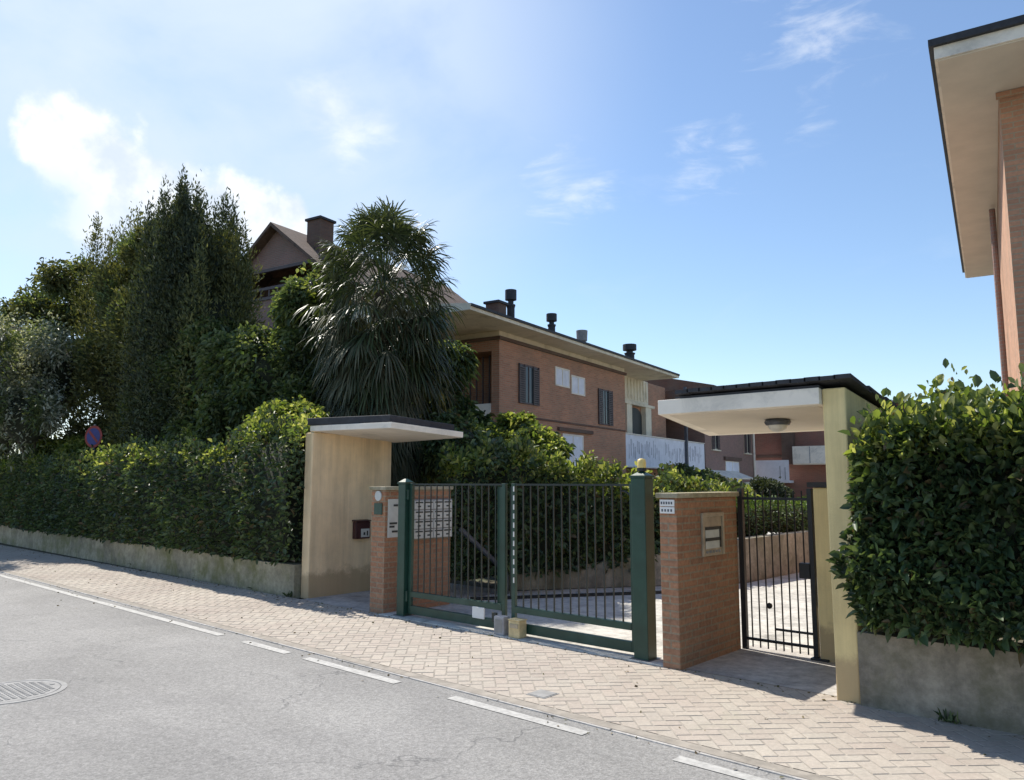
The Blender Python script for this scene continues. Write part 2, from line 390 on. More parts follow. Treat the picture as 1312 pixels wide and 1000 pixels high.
def lump(P, s, seed=0):
    """smooth pseudo noise in -1..1"""
    g = np.random.default_rng(seed); o = np.zeros(len(P))
    for k in range(6):
        w = g.normal(size=3)*s*(1+k*.45); o += np.sin(P@w+g.random()*6.28)/(1+k*.35)
    return o/2.6
def join(parts):
    """parts: list of (V, Q, matindex)"""
    vs, qs, mi, off = [], [], [], 0
    for V, Q, m in parts:
        vs.append(V); qs.append(np.asarray(Q)+off); mi.append(np.full(len(Q), m)); off += len(V)
    return np.concatenate(vs), np.concatenate(qs), np.concatenate(mi)
def blobcore(c, r, nu=14, nv=9, amp=.18, seed=0):
    u = np.linspace(0, 2*np.pi, nu, endpoint=False); v = np.linspace(.02, np.pi-.02, nv)
    uu, vv = np.meshgrid(u, v); d = np.stack([np.cos(uu)*np.sin(vv), np.sin(uu)*np.sin(vv), np.cos(vv)], -1).reshape(-1, 3)
    k = 1+amp*lump(d+np.array(c), 2.2, seed)[:, None]
    V = np.array(c)+d*np.array(r)*k; Q = []
    for a in range(nv-1):
        for b in range(nu): Q.append((a*nu+b, a*nu+(b+1) % nu, (a+1)*nu+(b+1) % nu, (a+1)*nu+b))
    return V, np.array(Q)

def hedge(name, path, width, z0, ztop, mats, n, leaf=(.09, .045), label='', cat='hedge', seed=1, bulge=.12, top_bright=.0, ragged=.18, lean=0, up=.35, leafmix=None, group=None, ends=True, clip=None, core_end=0):
    """clipped hedge along a polyline; ztop callable(t) with t = distance along; surface shell of leaves over a twiggy core"""
    path = np.array(path, float); seg = np.diff(path, axis=0); ln = np.linalg.norm(seg, axis=1); cum = np.concatenate([[0], np.cumsum(ln)]); T = cum[-1]
    zt = ztop if callable(ztop) else (lambda t: np.full_like(t, ztop))
    def at(t):
        t = np.clip(t, 0, T-1e-6); i = np.clip(np.searchsorted(cum, t, side='right')-1, 0, len(ln)-1)
        d = seg[i]/ln[i][:, None]; p = path[i]+d*(t-cum[i])[:, None]
        return p, np.stack([d[:, 1], -d[:, 0]], 1)     # point, right-hand normal
    hmean = float(np.mean(zt(np.linspace(0, T, 20))))-z0
    areas = np.array([T*hmean, T*hmean*.5, T*width*1.1, width*hmean if ends else 0, width*hmean if ends else 0]); pr = areas/areas.sum()
    side = rng.choice(5, n, p=pr)
    t = rng.random(n)*T; w = rng.random(n)*width-width/2; h = rng.random(n)
    t = np.where(side == 3, 0, t); t = np.where(side == 4, T, t)
    w = np.where(side == 0, width/2, w); w = np.where(side == 1, -width/2, w)
    p, nr = at(t); zz = z0+(zt(t)-z0)*h; zz = np.where(side == 2, zt(t), zz)
    _, dirv = at(t); tang = np.stack([-nr[:, 1], nr[:, 0]], 1)
    nor = np.zeros((n, 3))
    nor[:, :2] = np.where((side == 0)[:, None], nr, 0)+np.where((side == 1)[:, None], -nr, 0)+np.where((side == 3)[:, None], -tang, 0)+np.where((side == 4)[:, None], tang, 0)
    nor[:, 2] = (side == 2)
    P = np.zeros((n, 3)); P[:, :2] = p+nr*w[:, None]; P[:, 2] = zz
    b = lump(P, 2.0, seed)*bulge+lump(P, 6.5, seed+1)*bulge*.55
    depth = rng.exponential(.07, n)
    P += nor*(b-depth+.02)[:, None]
    topz = side == 2
    P[topz, 2] += np.maximum(0, lump(P[topz], 3.5, seed+2))*ragged+np.minimum(rng.exponential(ragged*.22, topz.sum()), ragged*.8)
    if lean: P[:, :2] += nr*(lean*np.sin(np.pi*np.clip(h, 0, 1)))[:, None]
    D = unit(nor*1.0+rng.normal(size=(n, 3))*.75+np.array([0, 0, up]))
    if clip is not None:
        P[(side == 4) & (P[:, 1] > 6.08), 0] -= .26
        ok = clip(P); P, D, h, topz = P[ok], D[ok], h[ok], topz[ok]; n = len(P)
    V, Q = leaves(P, D, *leaf)
    # core
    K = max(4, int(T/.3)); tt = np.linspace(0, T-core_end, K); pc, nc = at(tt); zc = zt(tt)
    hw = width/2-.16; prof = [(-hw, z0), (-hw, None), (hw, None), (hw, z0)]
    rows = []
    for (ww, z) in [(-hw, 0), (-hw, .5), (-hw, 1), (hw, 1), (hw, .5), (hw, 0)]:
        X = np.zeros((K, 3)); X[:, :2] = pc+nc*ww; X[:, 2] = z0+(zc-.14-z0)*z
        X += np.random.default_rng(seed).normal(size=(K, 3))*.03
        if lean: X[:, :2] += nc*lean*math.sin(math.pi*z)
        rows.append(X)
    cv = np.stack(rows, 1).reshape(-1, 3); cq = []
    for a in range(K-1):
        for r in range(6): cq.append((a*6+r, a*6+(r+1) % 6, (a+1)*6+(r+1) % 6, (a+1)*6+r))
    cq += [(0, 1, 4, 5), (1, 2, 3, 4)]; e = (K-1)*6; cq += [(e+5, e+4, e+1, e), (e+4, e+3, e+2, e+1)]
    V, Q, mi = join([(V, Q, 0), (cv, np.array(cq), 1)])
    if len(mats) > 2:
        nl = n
        s = topz | ((h > .84) & (rng.random(n) < .7))  # upper leaves take the paler material: sun on the top put into colour
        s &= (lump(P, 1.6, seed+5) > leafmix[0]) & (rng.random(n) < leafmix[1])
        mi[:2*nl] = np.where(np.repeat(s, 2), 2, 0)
    o = mesh_np(name, V, Q, mats, mi)
    return tag(o, label, cat, group)

def trunk(name, pts, r0, r1, parent, mat='bark', limbs=()):
    m = MB()
    for i in range(len(pts)-1):
        a = r0+(r1-r0)*i/(len(pts)-1); b = r0+(r1-r0)*(i+1)/(len(pts)-1)
        m.tube(pts[i], pts[i+1], a, 9, None, b)
    for (p, q, a, b) in limbs: m.tube(p, q, a, 6, None, b)
    return m.build(name, mat, parent)
def cloud(clusters, n, leaf, up=.3, out=1.0, jit=.8, shell=.55, fold=.25, bend=.15, flat=1.0):
    """leaf points through ellipsoid clusters (c, r, weight) -> verts, quads"""
    w = np.array([c[2] for c in clusters]); w = w/w.sum(); idx = rng.choice(len(clusters), n, p=w)
    c = np.array([k[0] for k in clusters])[idx]; r = np.array([k[1] for k in clusters])[idx]
    d = unit(rng.normal(size=(n, 3))); rad = shell+(1-shell)*rng.random((n, 1)); rad = rad*(1+.22*lump(d*1.5+c, 2.6, 11)[:, None])
    stray = rng.random((n, 1)) < .04; rad = np.where(stray, rad*1.15, rad)
    P = c+d*r*rad
    D = unit(d*out*np.array([1, 1, flat])+rng.normal(size=(n, 3))*jit+np.array([0, 0, up]))
    return leaves(P, D, *leaf, fold=fold, bend=bend)

# ------------------------------------------------------------------ setting
WY = 6.05; EY = 4.30
def sheet(name, poly, z, mat):
    m = MB(); m.face([(x, y, z) for x, y in poly]); o = m.build(name, mat); return tag(o, kind='structure')
sheet('ground', [(-600, -600), (600, -600), (600, 600), (-600, 600)], -.02, 'soil')
sheet('road', [(-90, -5.5), (40, -5.5), (40, EY-.02), (-90, EY-.02)], 0, 'asphalt')
sheet('far_pavement', [(-90, -8.0), (40, -8.0), (40, -5.5), (-90, -5.5)], .1, 'conc_light')
# driveway inside the gate, running back between the houses
sheet('driveway', [(-7.78, 6.42), (-2.0, 6.42), (-1.9, 8.5), (-3.6, 22), (-7.5, 52), (-16.3, 52), (-10.8, 22), (-5.5, 15), (-5.6, 11.75), (-6.35, 10.65), (-7.78, 8.6)], 0.0, 'conc_light')
sheet('path', [(-9.35, 6.05), (-7.78, 6.05), (-7.78, 8.6), (-9.35, 8.6)], .006, 'conc_floor')
sheet('entry_floor', [(-3.45, 6.05), (-2.15, 6.05), (-2.15, 7.4), (-3.45, 7.4)], .012, 'conc_floor')
m = MB(); m.box(-7.55, -3.62, 5.98, 6.42, -.01, .022); tag(m.build('gate_threshold', 'conc_light', bevel=.006), kind='structure')
# road edge line: worn dashes
m = MB()
for a, b in ((-40, -7.82), (-7.35, -6.55), (-6.25, -4.95), (-4.33, -3.08), (-2.43, -1.75), (-1.2, .2), (.7, 2.2)):
    k = max(1, int((b-a)/.25)); xs = np.linspace(a, b, k+1)
    w0 = .034+.014*rng.random(k+1)
    for i in range(k):
        m.face([(xs[i], 4.10-w0[i]*.4, .004), (xs[i+1], 4.10-w0[i+1]*.4, .004), (xs[i+1], 4.14+w0[i+1]*.8, .004), (xs[i], 4.14+w0[i]*.8, .004)])
tag(m.build('road_marking', 'paint'), kind='structure')
# herringbone pavers
sheet('sidewalk_bed', [(-60, EY), (6, EY), (6, WY), (-60, WY)], .0105, 'joint')
def pavers(x0, x1, y0, y1, name):
    W_, H_ = .20, .10; g = .0025
    bm = bmesh.new(); c45 = math.cos(math.pi/4)
    def add(ax, ay, aw, ah):
        q = [(ax+g, ay+g), (ax+aw-g, ay+g), (ax+aw-g, ay+ah-g), (ax+g, ay+ah-g)]
        w = [((x-y)*c45, (x+y)*c45) for x, y in q]
        w = [(x+ox, y+oy) for x, y in w]
        if max(p[0] for p in w) < x0 or min(p[0] for p in w) > x1 or max(p[1] for p in w) < y0 or min(p[1] for p in w) > y1: return
        dz = random.uniform(-.0012, .0012); top = .013+dz
        e = .006
        cx_ = sum(p[0] for p in w)/4; cy_ = sum(p[1] for p in w)/4
        T = [bm.verts.new((cx_+(x-cx_)*(1-e/.08), cy_+(y-cy_)*(1-e/.08), top)) for x, y in w]
        B = [bm.verts.new((x, y, .0045)) for x, y in w]
        bm.faces.new(T)
        for i in range(4): bm.faces.new([B[i], B[(i+1) % 4], T[(i+1) % 4], T[i]])
    ox = oy = 0
    # herringbone lattice: cells step along the diagonal
    n = int((x1-x0)/.10)+60
    cxr, cyr = (x0+y0)*c45, (y0-x0)*c45
    lo = min((x0+y0)*c45, (x0+y1)*c45)-1; hi = (x1+y1)*c45+1
    lo2 = (y0-x1)*c45-1; hi2 = (y1-x0)*c45+1
    i0, i1 = int(lo/H_)-2, int(hi/H_)+2; j0, j1 = int(lo2/H_)-2, int(hi2/H_)+2
    for i in range(i0, i1):
        for j in range(j0, j1):
            # quick reject
            x = (i-j)*H_*c45; y = (i+j)*H_*c45
            if x < x0-.4 or x > x1+.4 or y < y0-.4 or y > y1+.4: continue
            k = (i-j) % 4
            if k == 0: add(i*H_, j*H_, W_, H_)
            elif k == 3: add(i*H_, j*H_, H_, W_)
    for co, no in (((x0, 0, 0), (-1, 0, 0)), ((x1, 0, 0), (1, 0, 0)), ((0, y0, 0), (0, -1, 0)), ((0, y1, 0), (0, 1, 0))):
        bmesh.ops.bisect_plane(bm, geom=bm.verts[:]+bm.edges[:]+bm.faces[:], plane_co=co, plane_no=no, clear_outer=True)
    me = bpy.data.meshes.new(name); bm.to_mesh(me); bm.free(); me.materials.append(M['paver'])
    o = bpy.data.objects.new(name, me); C.objects.link(o); return tag(o, kind='structure')
pavers(-34, 4, EY+.10, WY-.02, 'sidewalk')
# flush concrete kerb strip between road and pavers, in lengths with joints
m = MB(); x = -40
while x < 5:
    w = 1.0; m.box(x+.004, x+w-.004, EY-.02, EY+.09, -.01, .009+random.uniform(-.001, .001)); x += w
tag(m.build('kerb', 'conc_floor', bevel=.004), kind='structure')
# dark strip across the driveway and covers
def cover(name, label, x, y, r, z, sq=False, group=None):
    o = thing(name, label, 'manhole cover', (x, y, z), 0, group)
    a = MB()
    if sq: a.box(-r, r, -r, r, 0, .004)
    else: a.lathe((0, 0, 0), [(r*1.12, 0), (r*1.12, .004), (r*1.0, .006), (r*.99, .002)], 40)
    a.build('cover_rim', 'steel', o)
    b = MB()
    if sq:
        b.box(-r*.86, r*.86, -r*.86, r*.86, .004, .007)
    else:
        b.lathe((0, 0, 0), [(r*.97, 0.001), (r*.97, .005), (0.001, .005)], 40)
        for i in range(-6, 7):
            for j in range(-6, 7):
                px, py = i*r*.14, j*r*.14
                if math.hypot(px, py) < r*.85: b.box(px-r*.045, px+r*.045, py-r*.045, py+r*.045, .005, .009)
    b.build('cover_lid', 'steel', o); return o
cover('manhole_cover', 'round grey metal manhole cover with raised studs in the asphalt road', -6.95, 1.98, .33, 0)
cover('access_cover', 'small square metal cover set in the brick pavement by the kerb', -3.85, 4.62, .09, .012, True)
m = MB(); P0 = np.array([-7.6, 7.6]); P1 = np.array([-5.6, 10.5]); d = (P1-P0)/np.linalg.norm(P1-P0); nn = np.array([d[1], -d[0]])*.06
m.prism([tuple(P0-nn), tuple(P0+nn), tuple(P1+nn), tuple(P1-nn)], .0, .03)
o = m.build('dark_strip', 'black'); tag(o, 'dark strip laid across the driveway behind the green gate', 'drain')

# ------------------------------------------------------------------ low street walls
def lowwall(x0, x1, h, y0, y1, name, mat, label, drift=0):
    m = MB(); k = int((x1-x0)/.45)+1; xs = np.linspace(x0, x1, k+1)
    for i in range(k):
        a, b = xs[i], xs[i+1]; j = .006*math.sin(i*2.1)
        ya, yb = y0+drift*(x1-a), y0+drift*(x1-b); h0 = h+.012*math.sin(a*1.3); h1 = h+.012*math.sin(b*1.3)
        if i == 0: m.face([(a, y1, -.01), (a, ya, -.01), (a, ya, h0), (a, y1, h0)])
        if i == k-1: m.face([(b, yb, -.01), (b, y1, -.01), (b, y1, h1), (b, yb, h1)])
        m.face([(a, ya, -.01), (b, yb, -.01), (b, yb, h1), (a, ya, h0)]); m.face([(a, ya, h0), (b, yb, h1), (b, y1, h1), (a, y1, h0)])
        m.face([(b, y1, -.01), (a, y1, -.01), (a, y1, h0), (b, y1, h1)])
    return tag(m.build(name, mat, smooth=True), label, 'wall')
o = lowwall(-60, -9.56, .45, 6.08, 6.4, 'low_wall', 'conc', 'long mossy low concrete wall under the left street hedge', .016)
for p in o.data.polygons: p.use_smooth = False
o = lowwall(-1.97, 6, .53, 5.92, 6.3, 'low_wall', 'conc_grey', 'grey stained low concrete wall under the right hand hedge')
for p in o.data.polygons: p.use_smooth = False
# low retaining wall beside the driveway, rising away from the gate
m = MB()
pth = [(-7.85, 8.75, .22), (-6.4, 10.8, .50), (-5.67, 11.95, .68), (-5.45, 15.0, .70), (-8.5, 24, .7)]
off = [(-.2, .12), (-.2, .14), (-.22, .1), (-.22, 0), (-.2, -.05)]
for i in range(4):
    a, b = pth[i], pth[i+1]; oa, ob = off[i], off[i+1]
    m.hexa([(a[0], a[1], -.01), (b[0], b[1], -.01), (b[0]+ob[0], b[1]+ob[1], -.01), (a[0]+oa[0], a[1]+oa[1], -.01)],
           [(a[0], a[1], a[2]), (b[0], b[1], b[2]), (b[0]+ob[0], b[1]+ob[1], b[2]), (a[0]+oa[0], a[1]+oa[1], a[2])])
tag(m.build('retaining_wall', 'conc_grey'), 'curved low concrete wall edging the driveway behind the gates', 'wall')

# ------------------------------------------------------------------ gate walls and canopies
# left: ochre wall with cantilevered canopy
o = thing('entrance_canopy', 'tall ochre plastered wall carrying a thin white canopy at left of the gate', 'canopy', (-9.44, 6.2, 0))
def rel(o, pts): return [(x-o.location[0], y-o.location[1]) for x, y in pts]
m = MB(); m.prism(rel(o, [(-9.53, 6.17), (-9.35, 6.17), (-9.35, 7.6), (-9.53, 7.6)]), -.01, 2.30); m.build('wall', 'stucco_gr', o, .014)
poly = rel(o, [(-9.42, 6.17), (-7.87, 6.38), (-7.72, 7.55), (-9.42, 7.7)])
zb = lambda x, y: 2.315-.07*y; zt_ = lambda x, y: 2.395-.07*y
m = MB(); m.prism(poly, zb, zt_); m.build('canopy_slab', 'white', o, .005)
poly2 = rel(o, [(-9.45, 6.14), (-7.95, 6.42), (-7.85, 7.50), (-9.45, 7.75)])
m = MB(); m.prism(poly2, lambda x, y: 2.398-.07*y, lambda x, y: 2.45-.07*y+.05*min(1, max(0, 1))); m.build('roof_cover', 'tile', o, .01)
# right: yellow column wall, canopy
o = thing('entrance_canopy', 'yellow plastered wall with broad cream canopy and dark tiles over the pedestrian gate', 'canopy', (-2.06, 5.95, 0))
m = MB(); m.prism(rel(o, [(-2.15, 5.95), (-1.975, 5.95), (-1.975, 7.9), (-2.15, 7.9)]), -.01, lambda x, y: 2.315-.125*y); m.build('wall', 'stucco', o, .012)
m = MB(); m.prism(rel(o, [(-2.70, 7.13), (-2.155, 7.13), (-2.155, 7.33), (-2.70, 7.33)]), -.01, 1.55); pp = m.build('gate_pier', 'stucco', o, .006)
m = MB(); m.prism(rel(o, [(-2.74, 7.09), (-2.155, 7.09), (-2.155, 7.37), (-2.74, 7.37)]), 1.552, 1.60); m.build('pier_cap', 'tile', pp, .004)
poly = rel(o, [(-3.57, 5.90), (-2.153, 5.90), (-2.153, 7.62), (-3.98, 7.62)])
m = MB(); m.prism(poly, lambda x, y: 2.19-.055*y, lambda x, y: 2.315-.115*y); m.build('canopy_slab', 'white', o, .004)
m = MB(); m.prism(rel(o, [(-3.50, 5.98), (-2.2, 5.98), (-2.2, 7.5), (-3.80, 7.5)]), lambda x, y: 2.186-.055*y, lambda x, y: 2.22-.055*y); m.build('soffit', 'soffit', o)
# overlapping dark tiles on top, front edge stepped
m = MB(); nt_ = 13; xs = np.linspace(-3.36, -1.90, nt_+1)
for i in range(nt_):
    x0, x1 = xs[i]-.012, xs[i+1]; j = .006*math.sin(i*3.3)+.008*(i % 2); zz = .012*(i/nt_)
    for r_ in range(4):
        ya, yb = 5.86+r_*.42, 5.86+(r_+1)*.42+.05
        f = lambda Y, up: 2.328+zz*.6+j*.7-.125*(Y-5.95)+up
        m.hexa([(x0-o.location[0], ya-o.location[1], f(ya, 0)+.02), (x1-o.location[0], ya-o.location[1], f(ya, 0)+.02), (x1-o.location[0], yb-o.location[1], f(yb, 0)), (x0-o.location[0], yb-o.location[1], f(yb, 0))],
               [(x0-o.location[0], ya-o.location[1], f(ya, .032)+.02), (x1-o.location[0], ya-o.location[1], f(ya, .032)+.02), (x1-o.location[0], yb-o.location[1], f(yb, .028)), (x0-o.location[0], yb-o.location[1], f(yb, .028))])
m.build('roof_tiles', 'tile', o)
m = MB(); m.prism(rel(o, [(-3.40, 5.91), (-2.153, 5.91), (-2.153, 7.6), (-3.7, 7.6)]), lambda x, y: 2.317-.115*y, lambda x, y: 2.335-.125*y); m.build('roof_bed', 'tile', o)

def gatewall(x0, x1, y0, y1, h, label):
    o = thing('brick_wall', label, 'wall', ((x0+x1)/2, (y0+y1)/2, 0)); cx_, cy_ = o.location[0], o.location[1]
    m = MB(); m.box(x0-cx_, x1-cx_, y0-cy_, y1-cy_, -.01, h); m.build('brickwork', 'brick_gate', o, .006)
    m = MB(); m.box(x0-cx_-.025, x1-cx_+.025, y0-cy_-.025, y1-cy_+.025, h+.001, h+.045); m.build('coping', 'conc', o, .006); return o
gatewall(-7.82, -7.55, 6.05, 7.16, 1.50, 'brick wall with letterboxes at left end of the green gate')
gatewall(-3.62, -3.45, 5.97, 7.12, 1.46, 'brick wall with intercom panel between the two gates')
# ceiling lamp under right canopy
o = thing('ceiling_lamp', 'round ceiling lamp with dark rim under the cream canopy', 'lamp', (-2.78, 6.6, 2.145))
m = MB(); m.lathe((0, 0, 0), [(.001, .0), (.105, 0), (.115, -.02), (.10, -.045), (.001, -.045)], 24); m.build('lamp_rim', 'darkmetal', o, smooth=False)
m = MB(); m.lathe((0, 0, 0), [(.085, -.046), (.075, -.075), (.045, -.10), (.001, -.108)], 24); m.build('lamp_globe', 'globe', o, smooth=True)

# letterboxes: grid of white doors with dark slots on the +X face of the left wall
o = thing('letterbox_bank', 'bank of white letterboxes with dark slots on the left brick wall', 'letterboxes', (-7.548, 6.80, 1.13))
m = MB(); m.box(0, .05, -.34, .34, -.25, .25); m.build('box_frame', 'steel', o, .004)
for r_ in range(4):
    for c_ in range(4):
        y0 = -.325+c_*.165; z0 = -.24+r_*.122
        m = MB(); m.box(.051, .062, y0, y0+.152, z0, z0+.108); d = m.build('box_door', 'paper', o, .002)
        m = MB(); m.box(.063, .066, y0+.015, y0+.137, z0+.076, z0+.094); m.box(.063, .065, y0+.05, y0+.10, z0+.025, z0+.045); m.build('slot', 'ink', d)
# notices at the front end, near gate post
o = thing('notice_plate', 'small white notice plate with dark marks on the front end of the left brick wall', 'sign', (-7.548, 6.19, 1.2))
m = MB(); m.box(0, .012, -.10, .06, -.28, .19); m.build('plate', 'paper', o)
m = MB()
for k, (a, b, z) in enumerate(((-.02, .05, .10), (-.08, .04, -.12), (-.08, .0, -.16), (-.04, .05, -.22))):
    m = MB(); m.box(.013, .015, a, b, z, z+.025); m.build('text_line', 'ink', o)
o = thing('wall_plaque', 'round pale plaque above a green plate on the front of the left brick wall', 'sign', (-7.675, 6.047, 1.36))
m = MB(); m.tube((0, 0, .07), (0, -.015, .07), .062, 20); m.build('disc', 'paper', o)
m = MB(); m.box(-.075, .075, -.012, 0, -.16, -.02); m.build('green_plate', 'green', o)
# red / dark letterbox on the ochre wall
o = thing('wall_letterbox', 'dark red letterbox with pale paper stuck in it on the ochre wall', 'letterbox', (-9.348, 7.02, .90))
m = MB(); m.box(0, .09, -.13, .13, -.125, .125); m.build('body', 'darkred', o, .012)
m = MB(); m.hexa([(0, -.14, .127), (.105, -.14, .127), (.105, .14, .127), (0, .14, .127)], [(0, -.14, .15), (.105, -.14, .138), (.105, .14, .138), (0, .14, .15)]); m.build('lid', 'darkred', o)
m = MB(); m.box(.091, .097, -.04, .11, -.10, .02); m.build('paper', 'paper', o)
m = MB(); m.box(.098, .101, .0, .03, -.07, -.03); m.box(.098, .101, .06, .08, -.08, -.01); m.build('marks', 'ink', o)
# intercom on right wall +X face
o = thing('intercom_panel', 'brass framed intercom panel with dark name rows on the right brick wall', 'intercom', (-3.448, 6.60, 1.12))
m = MB()
m.box(0, .022, -.21, -.175, -.19, .20); m.box(0, .022, .175, .21, -.19, .20); m.box(0, .022, -.175, .175, .165, .20); m.build('frame', 'plate', o, .003)
m = MB(); m.box(0, .012, -.174, .174, -.19, .164); m.build('face_plate', 'plate', o)
m = MB(); m.box(.013, .02, -.15, .14, .045, .07); m.box(.013, .02, -.15, .14, -.055, -.03); m.box(.013, .02, .12, .145, -.12, .07); m.build('name_rows', 'ink', o)
m = MB(); m.box(.013, .017, -.15, .11, -.028, .043); m.box(.013, .017, -.15, .11, -.125, -.058); m.build('name_cards', 'paper', o)
for k in range(5):
    m = MB(); m.tube((.012, -.13+k*.06, -.155), (.024, -.13+k*.06, -.155), .012, 10); m.build('button', 'steel', o)
# number plaque on front face of the right wall: two pale tiles with dark relief
o = thing('number_plaque', 'white two row house number plaque on the front of the right brick wall', 'sign', (-3.535, 5.966, 1.385))
m = MB(); m.box(-.072, .072, -.012, 0, .004, .062); m.build('upper_tile', 'whitepaint', o, .002)
m = MB(); m.box(-.072, .072, -.012, 0, -.058, -.002); m.build('lower_tile', 'whitepaint', o, .002)
m = MB()
for k in range(5): m.box(-.06+k*.025, -.06+k*.025+.014, -.0145, -.0125, .022, .044)
for k in range(4): m.box(-.055+k*.03, -.055+k*.03+.016, -.0145, -.0125, -.042, -.02)
m.build('marks', 'darkmetal', o)

# ------------------------------------------------------------------ gates
def post(x, y, w, h, label, group):
    o = thing('gate_post', label, 'post', (x, y, 0), 0, group)
    m = MB(); m.box(-w/2, w/2, -w/2, w/2, 0, h); m.build('shaft', 'green', o, .006)
    m = MB(); m.box(-w/2-.01, w/2+.01, -w/2-.01, w/2+.01, h, h+.02)
    m.hexa([(-w/2, -w/2, h+.021), (w/2, -w/2, h+.021), (w/2, w/2, h+.021), (-w/2, w/2, h+.021)], [(-.015, -.015, h+.06), (.015, -.015, h+.06), (.015, .015, h+.06), (-.015, .015, h+.06)]); m.build('cap', 'green', o)
    for z in (.25, 1.45):
        m = MB(); m.tube((w/2*(1 if x < -5 else -1), -.02, z-.06), (w/2*(1 if x < -5 else -1), -.02, z+.06), .022, 10); m.build('hinge', 'green', o)
    m = MB(); m.box(-w/2-.03, w/2+.03, -w/2-.03, w/2+.03, -.005, .025); m.build('base_plate', 'darkmetal', o)
    return o
post(-7.27, 6.14, .13, 1.58, 'slim green steel gate post beside the left brick wall', 'driveway gate posts')
post(-3.89, 6.12, .15, 1.64, 'thick green steel gate post carrying the amber beacon', 'driveway gate posts')
def leaf(x0, x1, y, mirror, label):
    o = thing('gate_leaf', label, 'gate', (x0 if not mirror else x1, y, 0), 0, 'driveway gate leaves'); ox = o.location[0]
    a, b = x0-ox, x1-ox; H0, H1 = .05, 1.585
    m = MB(); m.box(a, a+.05, -.02, .02, H0, H1); m.build('stile', 'green', o, .003)
    m = MB(); m.box(b-.05, b, -.02, .02, H0, H1); m.build('stile', 'green', o, .003)
    m = MB(); m.box(a+.05, b-.05, -.014, .014, H1-.022, H1-.002); m.build('top_rail', 'bar', o)
    m = MB(); m.box(a+.05, b-.05, -.022, .022, .245, .31); m.build('middle_rail', 'green', o, .003)
    m = MB(); m.box(a+.05, b-.05, -.022, .022, .05, .145); m.build('bottom_rail', 'green', o, .003)
    n = 13
    for k in range(n):
        x = a+.05+(b-a-.1)*(k+1)/(n+1)
        m = MB(); m.box(x-.006, x+.006, -.006, .006, .31, H1-.022); m.build('bar', 'bar', o)
    return o
gl = leaf(-7.19, -5.62, 6.15, False, 'left leaf of the green barred driveway gate with a white box low down')
m = MB(); m.box(1.10, 1.28, -.04, -.024, .13, .25); bxx = m.build('lock_plate', 'whitepaint', gl, .004)
m = MB(); m.box(1.40, 1.47, -.045, -.024, .12, .22); m.build('lock_box', 'bar', gl, .004)
m = MB(); m.box(1.42, 1.52, .021, .03, .31, 1.55); m.build('cover_strip', 'green', gl)
gr = leaf(-5.53, -3.99, 6.15, True, 'right leaf of the green barred driveway gate with sun flecks painted on its edge')
m = MB(); m.box(-1.60, -1.51, .024, .032, .40, 1.55); m.build('cover_sheet', 'bar', gr)
m = MB(); z = .55  # white dashes stand in for dappled sunlight on the stile edge
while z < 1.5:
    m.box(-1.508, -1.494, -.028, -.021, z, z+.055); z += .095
m.build('sun_flecks', 'whitepaint', gr)
m = MB()
pts = [Vector((-.16+.16*math.sin(t), 0, 1.38+.16*math.cos(t)-.02)) for t in np.linspace(0, math.pi/2, 7)]
for p, q in zip(pts, pts[1:]): m.tube(p, q, .009, 6)
m.build('corner_curl', 'bar', gr)
# beacon
o = thing('warning_beacon', 'amber gate warning beacon on top of the thick green post', 'beacon', (-3.89, 6.12, 1.70))
m = MB(); m.lathe((0, 0, 0), [(.001, 0), (.045, 0), (.045, .03), (.001, .03)], 16); m.build('beacon_base', 'black', o)
m = MB(); m.lathe((0, 0, 0), [(.040, .031), (.042, .08), (.036, .11), (.001, .12)], 16); m.build('lens', 'amber', o, smooth=True)
# gate motors / stop blocks at the middle
o = thing('gate_stop', 'pale yellow block with lid standing at the foot of the gate centre', 'gate stop', (-5.38, 6.06, .02))
m = MB(); m.box(-.075, .075, -.06, .06, 0, .17); m.build('body', 'yellowbox', o, .01)
m = MB(); m.box(-.05, .06, -.068, -.061, .10, .14); m.build('label_plate', 'plate', o)
m = MB(); m.box(-.08, .08, -.065, .065, .171, .183); m.build('lid', 'yellowbox', o, .003)
o = thing('drop_bolt_box', 'grey box standing at the foot of the gate centre beside the yellow block', 'box', (-5.60, 6.06, .02))
m = MB(); m.box(-.07, .07, -.05, .05, 0, .19); m.build('body', 'greybox', o, .01)
m = MB(); m.box(-.05, .05, -.055, -.051, .03, .16); m.build('cover', 'steel', o, .002)
# sloping arm behind left leaf
o = thing('gate_strut', 'sloping dark blue steel strut behind the left gate leaf', 'strut')
m = MB(); m.tube((-7.62, 7.42, .96), (-7.62, 8.35, .30), .035, 8); m.build('sloping_bar', 'darkmetal', o)
m = MB(); m.tube((-7.62, 8.35, -.01), (-7.62, 8.35, .30), .025, 8); m.build('foot', 'darkmetal', o)

# pedestrian gate
o = thing('pedestrian_gate', 'black barred pedestrian gate between the brick wall and yellow column', 'gate', (-3.42, 7.16, 0))
m = MB(); m.box(-.03, .02, -.02, .03, 0, 1.54); m.build('hinge_post', 'black', o, .003)
m = MB(); m.box(.655, .70, -.02, .03, 0, 1.54); m.build('lock_post', 'black', o, .003)
m = MB(); m.box(.02, .655, -.01, .01, 1.43, 1.455); m.build('top_rail', 'black', o)
m = MB(); m.box(.02, .655, -.01, .01, .10, .125); m.build('bottom_rail', 'black', o)
m = MB(); m.box(.30, .655, -.01, .01, .22, .24); m.build('lower_rail', 'black', o)
for k in range(8):
    x = .02+.635*(k+.7)/8.4
    m = MB(); m.tube((x, 0, .04), (x, 0, 1.52), .0075, 6); m.build('bar', 'black', o)
m = MB(); m.box(.56, .66, -.035, .035, .72, .86); m.build('lock_box', 'black', o, .006)
